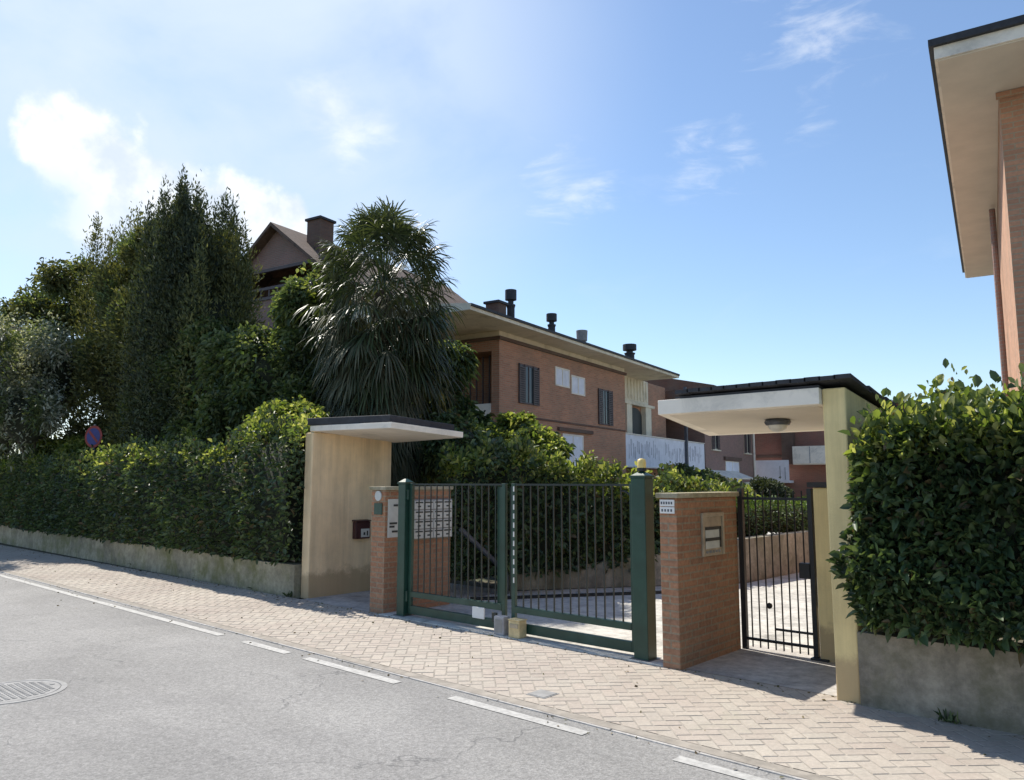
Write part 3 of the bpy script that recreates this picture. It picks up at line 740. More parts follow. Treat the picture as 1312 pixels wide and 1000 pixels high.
m = MB(); m.lathe((.255, -.012, .44), [(.001, -.03), (.022, -.02), (.03, 0), (.022, .02), (.001, .03)], 12); m.build('knob', 'black', o, smooth=True)
m = MB(); m.box(.64, .80, -.06, .06, .0, .03); m.build('floor_hinge', 'black', o, .004)
o.rotation_euler = (0, 0, 0)

# ------------------------------------------------------------------ houses
BR = R(10)
def window(parent, x, y0, y1, z0, z1, shutter=True, frame='cream', axis='x', pane='glass', sill=True, s_mat='shutter', d=1):
    """window in a wall plane x = const (axis x, outward +d*x) or y = const (axis y, outward -y)"""
    def B(m, a0, a1, u0, u1, v0, v1):
        if axis == 'x': m.box(x+d*a0, x+d*a1, u0, u1, v0, v1)
        else: m.box(u0, u1, x-a1, x-a0, v0, v1)
    m = MB(); B(m, -.02, .03, y0, y0+.05, z0, z1); B(m, -.02, .03, y1-.05, y1, z0, z1); B(m, -.02, .03, y0+.05, y1-.05, z1-.05, z1); B(m, -.02, .03, y0+.05, y1-.05, z0, z0+.05)
    B(m, -.01, .028, (y0+y1)/2-.02, (y0+y1)/2+.02, z0+.05, z1-.05)
    f = m.build('window', frame, parent)
    m = MB(); B(m, .003, .012, y0+.05, y1-.05, z0+.05, z1-.05); m.build('pane', pane, f)
    if sill:
        m = MB(); B(m, 0, .10, y0-.08, y1+.08, z0-.06, z0-.002); m.build('sill', 'cream', f)
    if shutter:
        w = (y1-y0)*.30
        for a, b in ((y0-.02, y0-.02+w), (y1+.02-w, y1+.02)):
            m = MB(); B(m, .032, .06, a, a+.03, z0, z1); B(m, .032, .06, b-.03, b, z0, z1)
            k = int((z1-z0)/.07)
            for i in range(k): B(m, .034, .055, a+.03, b-.03, z0+i*.07, z0+i*.07+.045)
            m.build('shutter', s_mat, f)
    return f
def chimney(parent, x, y, z, h, w, kind):
    if kind == 'pot':
        m = MB(); m.lathe((x, y, z), [(w*.42, -.3), (w*.42, h*.55), (w*.5, h*.6), (w*.5, h*.63), (w*.3, h*.64), (w*.3, h*.72), (w*.62, h*.74), (w*.62, h*.97), (.001, h)], 14)
        return m.build('chimney', 'tile', parent)
    if kind == 'brick':
        m = MB(); m.box(x-w/2, x+w/2, y-w/2, y+w/2, z-.4, z+h); c = m.build('chimney', 'brick_dark', parent)
        m = MB(); m.box(x-w/2-.06, x+w/2+.06, y-w/2-.06, y+w/2+.06, z+h+.001, z+h+.08); m.build('cap', 'tile', c); return c
    m = MB(); m.lathe((x, y, z), [(w*.25, -.3), (w*.25, h*.5), (w*.5, h*.55), (w*.55, h*.95), (.001, h)], 14)
    return m.build('chimney', 'steel', parent)

# long two storey brick house
H = thing('brick_house', 'long two storey red brick house with white balcony and dark chimney pots', 'house', (-15.53, 16.68, 0), BR)
def wallbox(name, mat, x0, x1, y0, y1, z0, z1, parent=H): return bx(name, mat, parent, x0, x1, y0, y1, z0, z1)
# main block body: front corner has a loggia cut out, so build in pieces
m = MB()
m.box(-5.4, 0, 1.0, 9.3, -.02, 5.88)
m.box(-5.4, -2.6, 0, .998, -.02, 5.88); m.box(-.28, 0, 0, .998, -.02, 5.88); m.box(-2.598, -.282, 0, .998, -.02, 3.2); m.box(-2.598, -.282, 0, .998, 5.55, 5.88)
m.build('wall', 'brick_house', H)
m = MB(); m.box(-5.45, .07, -.07, 9.36, 5.882, 5.98); m.build('cornice', 'brick_dark', H)
m = MB(); m.box(-5.4, .0, 0, 9.28, 5.982, 6.15); m.build('upper_band', 'cream', H)
# loggia rail, boards
m = MB(); m.box(-2.6, -.29, -.03, -.005, 3.15, 3.95)
m.build('loggia_panel', 'white', H)
m = MB()
for k in range(9): m.box(-2.4+k*.24, -2.36+k*.24, .5, .53, 3.2, 5.5)
m.build('loggia_blind', 'shutter', H)
# roof: low pitch with deep eaves
def roof(parent, x0, x1, y0, y1, z, th, pitch, ridge_x, mat='tile', name='roof', endm='cream'):
    m = MB()
    zr = z+th+pitch*(x1-ridge_x)
    m.face([(x0, y0, z), (x0, y1, z), (x1, y1, z), (x1, y0, z)], 'cream')
    m.face([(x1, y0, z), (x1, y1, z), (x1, y1, z+.10), (x1, y0, z+.10)], 'cream')
    m.face([(x1, y0, z+.10), (x1, y1, z+.10), (x1+.05, y1, z+.10), (x1+.05, y0, z+.10)], mat)
    m.face([(x1+.05, y0, z+.10), (x1+.05, y1, z+.10), (x1+.05, y1, z+th), (x1+.05, y0, z+th)], mat)
    m.face([(x1+.05, y0, z+th), (x1+.05, y1, z+th), (ridge_x, y1, zr), (ridge_x, y0, zr)], mat)
    zl = z+th
    m.face([(ridge_x, y0, zr), (ridge_x, y1, zr), (x0, y1, zl), (x0, y0, zl)], mat)
    m.face([(x0, y0, z), (x0, y0, zl), (x0, y1, zl), (x0, y1, z)], 'cream')
    m.face([(x0, y0, z), (x1, y0, z), (x1+.05, y0, z+th), (ridge_x, y0, zr), (x0, y0, zl)], endm)
    m.face([(x0, y1, z), (x0, y1, zl), (ridge_x, y1, zr), (x1+.05, y1, z+th), (x1, y1, z)], endm)
    return m.build(name, mat, parent)
rf = roof(H, -6.2, .88, -2.8, 13.2, 6.155, .17, .10, -3.2)
chimney(rf, -1.3, 2.72, 6.7, 1.5, .32, 'pot'); chimney(rf, -1.5, 2.1, 6.7, .85, .50, 'brick')
chimney(rf, -1.3, 5.6, 6.7, 1.2, .32, 'pot'); chimney(rf, -1.3, 8.1, 6.65, 1.05, .42, 'metal')
chimney(rf, -1.3, 12.9, 6.7, 1.15, .5, 'pot'); 
window(H, 0, 1.1, 2.3, 4.05, 5.3, frame='shutter', sill=False); window(H, 0, 6.8, 8.0, 3.75, 5.1, frame='shutter', sill=False)
window(H, 0, 3.45, 4.5, 4.85, 5.5, False, 'white', pane='fabric', sill=False); window(H, 0, 4.62, 5.68, 4.68, 5.35, False, 'white', pane='fabric', sill=False)
window(H, 0, 3.95, 5.5, 2.1, 3.25, False, 'white', pane='fabric')
m = MB(); m.box(.002, .09, 3.6, 6.2, 3.33, 3.45); m.build('lintel', 'brick_dark', H)
m = MB(); m.box(.002, .03, .05, 9.25, 3.60, 3.66); m.build('string_course', 'brick_dark', H)
# recessed part with cream loggia
m = MB(); m.box(-5.4, -.9, 9.302, 16.2, -.02, 6.15); m.build('wall', 'brick_house', H)
m = MB(); m.box(-.898, -.80, 10.6, 13.75, 5.05, 6.15)
for k in range(9): m.box(-.80, -.77, 10.75+k*.34, 10.95+k*.34, 5.2, 6.1)
m.build('loggia_panel', 'cream', H)
m = MB(); m.box(-.898, -.62, 10.5, 14.1, 4.93, 5.048); m.build('ledge', 'cream', H)
for a, b in ((11.0, 11.55), (13.1, 13.75)):
    m = MB(); m.box(-.898, -.66, a, b, 2.5, 4.928); m.build('column', 'cream', H)
m = MB(); m.box(-.898, -.86, 11.56, 13.09, 2.5, 4.5)

a0 = [( -.86, 12.325+.765*math.cos(t), 4.5+.36*math.sin(t)) for t in np.linspace(0, math.pi, 12)]
m.face(a0); m.build('door', 'ink', H)
m = MB(); m.box(-.8, -.05, 9.4, 19.2, 2.25, 2.42); m.build('balcony_floor', 'white', H)
b = MB(); b.box(-.05, -.03, 9.3, 19.25, 2.25, 3.52); bp = b.build('balcony_sheet', 'fabric', H)
m = MB(); m.box(-.08, .01, 9.3, 19.25, 3.53, 3.57); m.box(-.08, 0.01, 9.3, 19.25, 2.19, 2.245)
m.build('balcony_rail', 'white', H)
m = MB()
rs = random.Random(4)
for k in range(46):
    y = 9.7+k*.2+rs.uniform(-.05, .05); z0 = rs.uniform(2.5, 2.9); z1 = rs.uniform(2.95, 3.38)
    if 13.0 < y < 13.6: continue
    m.box(-.029, -.022, y, y+rs.uniform(.04, .10), z0, z1)
m.build('balcony_bars', 'palegrey', H)
m = MB(); m.box(-.02, .10, 16.3, 16.45, -.02, 6.15); m.build('support_post', 'darkmetal', H)
m = MB(); m.box(-5.4, -2.5, 16.202, 19.3, -.02, 6.15); m.build('wall', 'brick_dark', H)
m = MB(); m.box(-2.498, -.2, 16.4, 19.28, 5.0, 6.0); m.build('loggia_beam', 'brick_dark', H)

# second brick block further in
K = thing('brick_house', 'duller brick house block beyond the white balcony, seen over the intercom wall', 'house', (-15.53, 16.68, 0), BR)
m = MB(); m.box(-9, 0, 19.302, 28.5, -.02, 6.2); m.build('wall', 'brick_grey', K)
rf2 = roof(K, -6.5, .9, 18.0, 29.3, 6.22, .15, .22, -3.4, endm='brick_dark')
for y in (20.4, 26.6): window(K, 0, y, y+1.25, 3.3, 4.7)
window(K, 0, 22.7, 25.3, .4, 2.75, False, 'white', pane='fabric', sill=False)
m = MB(); m.box(.002, .12, 22.4, 25.6, 2.8, 2.98); m.build('lintel', 'brick_dark', K)
m = MB(); m.hexa([(.01, 19.8, 2.15), (1.0, 19.8, 1.75), (1.0, 24.6, 1.75), (.01, 24.6, 2.15)], [(.01, 19.8, 2.22), (1.02, 19.8, 1.82), (1.02, 24.6, 1.82), (.01, 24.6, 2.22)]); m.build('awning', 'white', K)
m = MB(); m.box(.0, .08, 26.4, 28.2, -.02, 1.6); dd = m.build('door_frame', 'cream', K)
m = MB(); m.box(.081, .09, 27.0, 28.1, -.02, 1.4); m.build('door', 'ink', dd)
m = MB(); m.tube((.08, 28.45, 0), (.08, 28.45, 6.15), .07, 8); m.build('downpipe', 'white', K)

# red house closing the view
G = thing('brick_house', 'red brick house at the end of the drive with two white balconies', 'house', (-15.53, 16.68, 0), BR)
m = MB(); m.box(-.6, 8, 31.2, 40, -.02, 6.2); m.build('wall', 'brick_red', G)
m = MB(); m.box(-1.2, 8.6, 30.6, 40.5, 6.202, 6.3); m.face([(-1.2, 30.6, 6.3), (8.6, 30.6, 6.3), (5.5, 35.5, 7.0), (2, 35.5, 7.0)]); m.build('roof', 'tile', G)
m = MB(); m.box(-.3, 1.75, 30.0, 30.06, 1.62, 2.95); m.box(-.3, 1.75, 30.07, 31.18, 1.55, 1.7); bb = m.build('balcony', 'fabric', G)
m = MB(); m.box(1.20, 1.24, 29.985, 29.998, 1.8, 2.6); m.box(1.5, 1.54, 29.985, 29.998, 1.75, 2.5); m.build('folds', 'greybox', bb)
m = MB(); m.box(2.0, 4.4, 30.0, 30.06, 2.72, 3.78); m.box(2.0, 4.4, 30.07, 31.18, 2.66, 2.8); bb = m.build('balcony', 'white', G)
m = MB(); m.box(2.98, 3.03, 29.985, 29.998, 2.75, 3.75); m.build('folds', 'greybox', bb)
m = MB(); m.box(1.28, 1.95, 30.4, 31.18, 2.7, 6.1); m.build('pier', 'brick_dark', G)
m = MB(); m.box(-.5, 1.2, 31.14, 31.19, 3.15, 3.3); m.box(.2, 1.1, 31.14, 31.19, .2, 1.5); m.build('dark_openings', 'brick_dark', G)
m = MB(); m.box(-.3, .6, 30.3, 30.9, -.02, 1.45); m.box(-.35, .65, 30.25, 30.95, 1.452, 1.52); m.build('porch', 'brick_house', G)

# gabled house behind the trees
A = thing('gabled_house', 'tall gabled brick house top showing between the trees and the palm', 'house', (-22.66, 13.36, 0), BR)
px, hw, s_, ap = 0, 2.5, .76, 10.10
m = MB()
def gpoly(y): return [(-hw, y, ap-hw*s_), (0, y, ap), (hw, y, ap-hw*s_)]
Gf = [(-hw, 0, -.02), (hw, 0, -.02), (hw, 0, 7.75), (-hw, 0, 7.75)]
m.face(Gf); m.face([(-hw, 0, 8.55), (hw, 0, 8.55)][::1]+[(hw, 0, ap-hw*s_), (0, 0, ap), (-hw, 0, ap-hw*s_)]) if ap-hw*s_ > 8.55 else m.face([(-(ap-8.75)/s_, 0, 8.75), ((ap-8.75)/s_, 0, 8.75), (0, 0, ap)])
m.face([(hw, 0, -.02), (hw, 9, -.02), (hw, 9, ap-hw*s_), (hw, 0, ap-hw*s_)]); m.face([(-hw, 9, -.02), (-hw, 0, -.02), (-hw, 0, ap-hw*s_), (-hw, 9, ap-hw*s_)])
m.face([(-hw, 1.2, 7.7), (hw, 1.2, 7.7), (hw, 1.2, 8.9), (-hw, 1.2, 8.9)], 'brick_dark')
m.build('wall', 'brick_grey', A)
m = MB(); m.box(-hw, hw, -.05, 1.2, 7.70, 7.80); m.box(-hw+.1, hw-.1, -.09, -.03, 8.02, 8.12); m.box(-hw, hw, -.02, .1, 8.68, 8.78)
for k in range(12): m.box(-hw+.2+k*.4, -hw+.26+k*.4, -.07, -.04, 7.8, 8.02)
m.build('balcony_rail', 'shutter', A)
m = MB()
for sg in (-1, 1):
    q = [(sg*(hw+.5), -.35, ap-(hw+.5)*s_+.02), (0, -.35, ap+.02), (0, 9.3, ap+.02), (sg*(hw+.5), 9.3, ap-(hw+.5)*s_+.02)]
    if sg > 0: q = q[::-1]
    t = [(a, b, c+.13) for a, b, c in q]
    m.hexa(q[::-1], t[::-1]) if sg < 0 else m.hexa(q[::-1], t[::-1])
rg = m.build('roof', 'brown_tile', A)
chimney(rg, 1.05, .9, 9.4, 1.0, .62, 'brick')

# two storey house on the right, only its near eaves corner shows
D = thing('brick_house', 'right hand brick house with deep pale eaves against the sky', 'house', (-1.86, 9.02, 0), BR)
m = MB(); m.box(.6, 9, 1.2, 10.1, -.02, 6.2); m.build('wall', 'brick_pale', D)
m = MB(); m.box(.57, 9, 1.17, 1.2-.002, 6.12, 6.2); m.build('cornice', 'brick_pale', D)
m = MB(); m.tube((.52, 5.6, 0), (.52, 5.6, 6.15), .045, 8); m.build('downpipe', 'brick_grey', D)
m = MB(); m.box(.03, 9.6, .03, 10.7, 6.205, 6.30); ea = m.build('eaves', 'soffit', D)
m = MB(); m.box(0, .029, 0, 10.73, 6.22, 6.36); m.box(.029, 9.6, 0, .029, 6.22, 6.36); m.build('fascia', 'white', D)
m = MB(); m.box(-.05, 9.65, -.05, 10.78, 6.362, 6.44)
m.face([(-.05, -.05, 6.44), (9.65, -.05, 6.44), (6, 4.5, 7.6), (4.0, 5.2, 7.6)]); m.face([(-.05, 10.78, 6.44), (-.05, -.05, 6.44), (4.0, 5.2, 7.6), (4.0, 5.6, 7.6)]); m.face([(9.65, -.05, 6.44), (9.65, 10.78, 6.44), (6, 5.6, 7.6), (6, 4.5, 7.6)])
m.build('roof', 'tile', D)

for xx in (2.2, 5.6):
    window(D, 1.2, xx, xx+1.2, 3.7, 5.15, axis='y'); window(D, 1.2, xx, xx+1.2, .9, 2.3, axis='y')

# ------------------------------------------------------------------ road sign behind the left hedge
o = thing('road_sign', 'round red and blue road sign half hidden in the leaves above the left hedge', 'road sign', (-19.35, 6.8, 0), R(24))
m = MB(); m.tube((0, .03, 0), (0, .03, 2.95), .03, 10); m.build('pole', 'steel', o)
m = MB(); m.tube((0, 0, 2.66), (0, .012, 2.66), .26, 28); m.build('sign_disc', 'signred', o)
m = MB(); m.tube((0, -.004, 2.66), (0, -.001, 2.66), .20, 28); m.build('blue_field', 'signblue', o)
m = MB(); d = .18; w = .022
for sg in (-1,): m.face([(-d*.72-w, -.007, 2.66+d*.72-w), (-d*.72+w, -.007, 2.66+d*.72+w), (d*.72+w, -.007, 2.66-d*.72+w), (d*.72-w, -.007, 2.66-d*.72-w)][::-1])
m.build('bar', 'signred', o)

# ------------------------------------------------------------------ hedges
HZ = lambda t: 2.06+.10*np.sin(t*.9)+.07*np.sin(t*2.3+1)+.30*np.clip((t-38)/4, 0, 1)
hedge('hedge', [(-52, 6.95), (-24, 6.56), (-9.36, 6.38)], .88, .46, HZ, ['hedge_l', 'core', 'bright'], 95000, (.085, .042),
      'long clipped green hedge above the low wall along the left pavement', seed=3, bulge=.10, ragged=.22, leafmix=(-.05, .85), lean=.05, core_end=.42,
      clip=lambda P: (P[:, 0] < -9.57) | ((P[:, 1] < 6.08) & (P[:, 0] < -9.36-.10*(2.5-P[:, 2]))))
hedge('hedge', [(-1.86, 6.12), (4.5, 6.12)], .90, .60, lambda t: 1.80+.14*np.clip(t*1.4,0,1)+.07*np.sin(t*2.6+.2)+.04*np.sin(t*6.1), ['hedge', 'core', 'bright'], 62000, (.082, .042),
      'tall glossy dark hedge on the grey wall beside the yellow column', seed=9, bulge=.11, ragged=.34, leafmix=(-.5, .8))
# driveway side hedge of loose shrubs
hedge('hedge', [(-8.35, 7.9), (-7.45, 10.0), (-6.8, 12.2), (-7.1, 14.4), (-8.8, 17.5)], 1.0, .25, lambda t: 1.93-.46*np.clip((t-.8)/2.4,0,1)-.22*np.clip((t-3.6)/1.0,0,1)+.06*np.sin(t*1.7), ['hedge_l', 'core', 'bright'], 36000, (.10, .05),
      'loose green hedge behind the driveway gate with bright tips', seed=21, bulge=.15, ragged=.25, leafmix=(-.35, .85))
hedge('hedge', [(-6.35, 12.9), (-6.1, 15.2), (-6.5, 22), (-7.6, 30)], .8, .66, lambda t: 1.18+.03*np.sin(t*2), ['hedge_l', 'core', 'lowhedge'], 22000, (.07, .035),
      'low clipped hedge beside the drive, seen through the pedestrian gate', seed=31, bulge=.07, ragged=.06, leafmix=(-2, .95))

# ------------------------------------------------------------------ trees
def spires(cx, cy, rad, zlo, ztop, k, seed, w=.34):
    g = np.random.default_rng(seed); cl = []
    for i in range(k):
        a = g.random()*2*np.pi; q = rad*np.sqrt(g.random()); top = zlo+(ztop-zlo)*(1-.10*(q/rad)**2)*(.88+.12*g.random())
        h = (top-zlo); x, y = cx+q*math.cos(a), cy+q*math.sin(a)
        cl.append(((x, y, zlo+h*.5), (w*1.3, w*1.3, h*.5), h*w*1.3)); cl.append(((x, y, zlo+h*.9), (w*.33, w*.33, h*.17), h*w*.16))
    return cl
def conifer(name, label, x, y, rad, zlo, ztop, k, n, mats, seed, leaf=(.095, .026), w=.34, r0=.16, h0=0):
    o = thing(name, label, 'tree', (x, y, 0))
    cl = spires(0, 0, rad, zlo, ztop, k, seed, w)
    V, Q = cloud(cl, n, leaf, up=.95, out=.7, jit=.6, shell=.5, bend=.05)
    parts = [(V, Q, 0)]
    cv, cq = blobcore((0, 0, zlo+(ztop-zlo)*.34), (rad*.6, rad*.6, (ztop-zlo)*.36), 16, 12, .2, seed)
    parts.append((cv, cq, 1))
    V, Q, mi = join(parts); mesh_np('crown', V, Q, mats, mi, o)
    trunk('trunk', [(0, 0, 0), (.03, .02, 1.2), (0, 0, ztop*.6)], r0, .05, o); return o
conifer('cypress_tree', 'tallest dark evergreen with many upright tips, behind the left hedge', -16.35, 7.6, 1.05, 1.6, 8.25, 40, 120000, ['yew_d', 'core'], 5, w=.30)
conifer('cypress_tree', 'olive green evergreen with a row of spiky tips, furthest left of the evergreens', -20.3, 8.6, 1.8, 2.4, 8.7, 46, 90000, ['yew', 'core'], 6, w=.36)
conifer('cypress_tree', 'narrow evergreen right of the tallest one, lighter green', -15.1, 7.7, .7, 1.6, 7.2, 13, 32000, ['yew', 'core'], 8, w=.30)

def leafy(name, label, x, y, blobs, n, mats, seed, leaf=(.12, .055), h=3, r0=.1, jit=.8, shell=.45, core=.62, group=None, up=.15, bright=None, bend=.3, cat='tree'):
    o = thing(name, label, cat, (x, y, 0), 0, group)
    g = np.random.default_rng(seed); cl = []
    for (c, r, wgt) in blobs:
        cl.append((c, r, wgt*.45))
        for i in range(9):
            d = g.normal(size=3); d /= np.linalg.norm(d); d[2] = abs(d[2])*.9-.1
            s = .28+.2*g.random(); cl.append((tuple(np.array(c)+d*np.array(r)*.82), tuple(np.array(r)*s), wgt*s*s*1.6))
    V, Q = cloud(cl, n, leaf, up=up, out=.8, jit=jit, shell=shell, bend=bend)
    mi = np.zeros(len(Q), int)
    parts = [(V, Q, 0)]
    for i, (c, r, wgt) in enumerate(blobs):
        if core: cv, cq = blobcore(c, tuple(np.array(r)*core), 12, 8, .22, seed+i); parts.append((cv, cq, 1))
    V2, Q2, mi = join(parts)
    if bright is not None and len(mats) > 2:
        b = lump(V[::6], 2.4, seed+3) > bright; mi[:len(b)*2] = np.where(np.repeat(b, 2), 2, 0)
    mesh_np('crown', V2, Q2, mats, mi, o)
    limbs = [((0, 0, h*.35), tuple(np.array(b[0])*np.array([.8, .8, .95])), r0*.5, r0*.15) for b in blobs]
    trunk('trunk', [(0, 0, 0), (.04, -.03, h*.35), (.02, .02, h*.7)], r0, r0*.5, o, limbs=limbs); return o
leafy('evergreen_tree', 'broad olive green tree left of the tallest evergreen, its top uneven', -18.8, 7.9,
      [((0, 0, 4.8), (1.8, 1.2, 2.2), 1), ((-.9, 0, 6.4), (1.2, .9, 1.0), .7), ((.6, 0, 7.0), (1.1, .9, .9), .7), ((-1.6, -.2, 4.2), (1.3, 1.0, 1.5), .7), ((1.3, -.3, 3.2), (1.2, .9, 1.4), .7), ((-.4, 0, 2.4), (2.0, .9, 1.0), .8), ((-2.6, -.2, 2.5), (1.2, .7, 1.2), .7)],
      110000, ['yew', 'core', 'broad'], 61, (.10, .032), 3.2, .16, jit=.6, shell=.4, core=.6, up=.7, bright=.35, bend=.1)
leafy('leafy_tree', 'light green broad leaved tree in front of the tallest evergreen', -14.9, 7.5,
      [((0, 0, 3.7), (1.3, .8, 1.1), 1), ((-1.3, .0, 3.5), (1.1, .8, 1.2), .8), ((1.2, .1, 3.0), (1.1, .8, 1.2), .8), ((-.5, 0, 4.5), (.9, .6, .6), .5), ((1.9, .1, 3.7), (.9, .7, .9), .5), ((0, 0, 2.4), (2.2, .7, .8), .8)],
      80000, ['mid', 'core', 'broad'], 41, (.11, .05), 3.2, .11, bright=.25)
leafy('leafy_tree', 'silvery pale leaved tree at the far left edge', -22.2, 6.6,
      [((0, 0, 4.4), (1.7, 1.4, 1.5), 1), ((-1.3, -.6, 5.2), (1.3, 1.2, 1.1), .7), ((.6, -.5, 3.2), (1.3, 1.0, 1.2), .7), ((-1.8, -.4, 3.4), (1.6, 1.1, 1.5), .8), ((-3.5, -.2, 3.0), (1.6, 1.0, 1.6), .8), ((1.2, -2.0, 4.6), (1.5, 1.0, .8), .5)],
      60000, ['silver', 'core', 'broad'], 43, (.10, .036), 4, .13, shell=.3, core=.5, bright=.1)
leafy('leafy_tree', 'thin leafy tree with open branches at the left edge above the silver one', -25.0, 7.4,
      [((0, 0, 6.2), (1.6, 1.3, 1.2), 1), ((1.8, 0, 6.9), (1.3, 1.1, 1.0), .7), ((-1.8, 0, 5.2), (1.5, 1.2, 1.4), .7), ((-1, 0, 3.6), (3.0, 1.0, 1.6), 1)],
      36000, ['broad', 'core', 'yew'], 44, (.12, .05), 5.5, .14, shell=.1, core=.0, bright=.0)
leafy('leafy_shrub', 'yellow green shrub topping the hedge at far left', -22.0, 6.9, [((0, 0, 2.2), (1.1, .55, .55), 1), ((1.6, 0, 2.15), (1.0, .5, .5), 1)], 12000, ['bright', 'core'], 45, (.11, .05), 2, .05, cat='shrub')
leafy('leafy_shrub', 'slender light leaved shrub just left of the palm', -12.35, 7.95,
      [((0, 0, 4.9), (.55, .5, .75), 1), ((-.3, 0, 3.9), (.75, .6, .9), 1), ((.1, 0, 2.9), (.8, .6, .9), 1)], 24000, ['broad', 'core', 'bright'], 46, (.11, .05), 4, .07, shell=.2, core=.3, bright=.45, cat='shrub')
leafy('leafy_shrub', 'bright tipped bush rising over the hedge beside the ochre wall', -10.9, 6.75, [((0, 0, 2.45), (.9, .4, .45), 1), ((-.9, 0, 2.3), (.7, .35, .4), .6)], 11000, ['bright', 'core', 'hedge_l'], 47, (.09, .045), 2, .05, core=.5, bright=.1, cat='shrub')
leafy('leafy_tree', 'small dark leafy tree just right of the palm', -10.6, 10.3,
      [((-.25, 0, 3.9), (.45, .4, .5), .8), ((-.45, 0, 3.1), (.5, .4, .5), .8), ((.05, .1, 2.5), (.45, .5, .5), .6), ((-.3, .1, 1.7), (.9, .6, .8), .9)], 15000, ['broad', 'core', 'hedge_l'], 48, (.17, .04), 3, .04, shell=.05, core=.0, up=-.3, bright=.2, bend=.5)
leafy('leafy_shrub', 'tall rambling shrub with pale tips in front of the brick house', -9.1, 10.4,
      [((0, 0, 2.1), (.75, .6, .45), 1), ((-.9, -.3, 2.1), (.8, .6, .6), .9), ((-.35, .2, 2.55), (.4, .35, .35), .4)], 24000, ['hedge_l', 'core', 'bright'], 49, (.12, .055), 2.3, .05, shell=.3, core=.5, bright=-.25, cat='shrub')
leafy('leafy_shrub', 'dark shrub under the hanging dry fronds of the palm', -10.3, 8.9, [((0, 0, 2.1), (.9, .5, .7), 1), ((-1.3, .1, 2.3), (.9, .5, .7), 1), ((.8, .2, 2.2), (.6, .5, .6), .6)], 16000, ['hedge_l', 'core', 'broad'], 63, (.10, .045), 2, .05, core=.6, bright=.3, cat='shrub')
leafy('leafy_shrub', 'dark rounded bush below the far balconies', -13.1, 31.2-1.5, [((0, 0, .95), (.95, .95, .75), 1)], 9000, ['yew_d', 'core'], 50, (.12, .05), 1, .06, core=.7, cat='shrub')
leafy('leafy_shrub', 'dark shrub under the long white balcony of the brick house', -15.4, 27.2, [((0, 0, 1.5), (.9, 1.6, .8), 1), ((-.3, 2.2, 1.4), (.8, 1.2, .7), .8)], 12000, ['hedge_l', 'core'], 52, (.14, .06), 1.5, .06, cat='shrub')

# fan palm with a skirt of dead leaves
o = thing('fan_palm', 'fan palm with shaggy skirt of dry hanging leaves behind the ochre wall', 'palm', (-10.6, 8.35, 0))
def fan(P, axis, pet, size, droop, nseg, spread, V, Q):
    axis = np.array(axis, float); axis /= np.linalg.norm(axis)
    side = np.cross(axis, (0, 0, 1)); side /= max(np.linalg.norm(side), 1e-6); upv = np.cross(side, axis)
    hub = np.array(P)+axis*pet-np.array([0, 0, 1])*pet*pet*.25*droop
    # petiole
    i = len(V); w = .012
    V += [np.array(P)-side*w, np.array(P)+side*w, hub+side*w*.7, hub-side*w*.7]; Q.append((i, i+1, i+2, i+3))
    for k in range(nseg):
        a = (k/(nseg-1)-.5)*spread; a += rng.normal()*.03
        L_ = size*(1-.28*abs(a/(spread/2))**2)*(.9+.2*rng.random()); wd = size*.052
        d = axis*math.cos(a)+side*math.sin(a)+upv*(.12*math.cos(a)-.10)
        d /= np.linalg.norm(d); s = np.cross(d, upv); s /= max(np.linalg.norm(s), 1e-6)
        g = np.array([0, 0, -1.0]); i = len(V); prev = None
        for q, (t, ww) in enumerate(((.06, .35), (.5, 1.0), (.82, .7), (1.0, .08))):
            p = hub+d*L_*t+g*L_*droop*(t**2.2)*(.55+.5*((k*7) % 5)/5)
            V += [p-s*wd*ww*.5, p+s*wd*ww*.5]
            if q: Q.append((i+2*q-2, i+2*q-1, i+2*q+1, i+2*q))
V, Q = [], []
for k in range(180):
    ph = k*2.39996; u = (k+.5)/180; el = R(80-112*u)+rng.normal()*.22
    ax = (math.cos(ph)*math.cos(el), math.sin(ph)*math.cos(el), math.sin(el))
    fan((math.cos(ph)*.08, math.sin(ph)*.08, 5.50-1.7*u), ax, .50+.42*math.sin(math.pi*min(1, u+.2))+.22*rng.random(), .46+.18*rng.random(), .35+.6*u+.5*rng.random(), 24, R(250), V, Q)
mesh_np('crown', V, Q, ['palm'], None, o)
V, Q = [], []
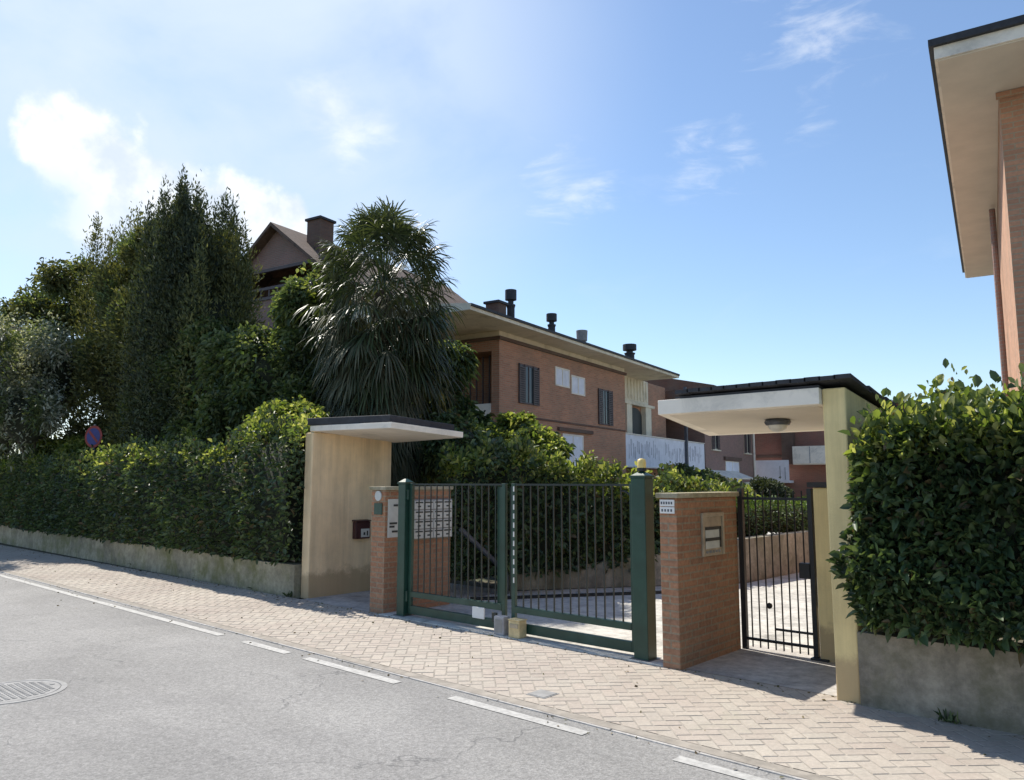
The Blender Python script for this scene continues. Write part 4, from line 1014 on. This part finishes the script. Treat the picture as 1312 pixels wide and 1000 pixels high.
for k in range(240):
    ph = k*2.39996+rng.normal()*.2; u = k/240; el = R(8-50*rng.random()-30*u)
    ax = (math.cos(ph)*math.cos(el), math.sin(ph)*math.cos(el), math.sin(el))
    fan((math.cos(ph)*.12, math.sin(ph)*.12, 5.15-3.0*u), ax, .40+.62*rng.random(), .36+.2*rng.random(), .8+.9*rng.random(), 18, R(150), V, Q)
mesh_np('dry_skirt', V, Q, ['skirt'], None, o)
m = MB(); zz = 0
for k in range(11): m.tube((0, 0, k*.45), (0, 0, (k+1)*.45), .17+.015*(k % 2), 12, None, .155)
m.build('trunk', 'fibre', o)

# small plants growing through the pavement edge
def tuft(x, y, n, s, label):
    P = np.stack([x+rng.normal(size=n)*.03, y+rng.normal(size=n)*.02, np.full(n, .01)], 1)
    D = unit(rng.normal(size=(n, 3))*.5+np.array([0, 0, 1.1])); V, Q = leaves(P, D, s, s*.16, bend=.2)
    return tag(mesh_np('weed', V, Q, ['broad']), label, 'weed', 'weeds at the foot of the street walls')
for x, y in ((-10.7, 6.14), (-12.6, 6.17), (-15.3, 6.22), (-1.4, 5.9), (-.75, 5.9), (-9.62, 6.05)):
    tuft(x, y, 26, .09, 'small green weed tuft at the foot of the street wall')

def litter(n):
    x = rng.uniform(-24, 2, n); near = rng.random(n) < .75
    y = np.where(near, WY-.04-rng.exponential(.10, n), rng.uniform(4.3, 6.0, n))
    far = rng.random(n) < .25; y = np.where(far, 4.30-rng.exponential(.12, n), y); y = np.maximum(y, 3.0)
    z = np.where(y > 4.3, .018, .006)
    P = np.stack([x, y, z], 1); a = rng.random(n)*6.28
    D = np.stack([np.cos(a), np.sin(a), np.full(n, .08)], 1)
    V, Q = leaves(P, unit(D), .024, .013, fold=.1, bend=0)
    return tag(mesh_np('fallen_leaves', V, Q, ['litter']), 'small dry leaves lying along the foot of the walls and the kerb', 'fallen leaves', kind='stuff')
M['litter'] = leafmat('dry_leaf', [(.10, .07, .035), (.18, .13, .06), (.08, .09, .035), (.22, .18, .10)], .1, .8)
litter(900)
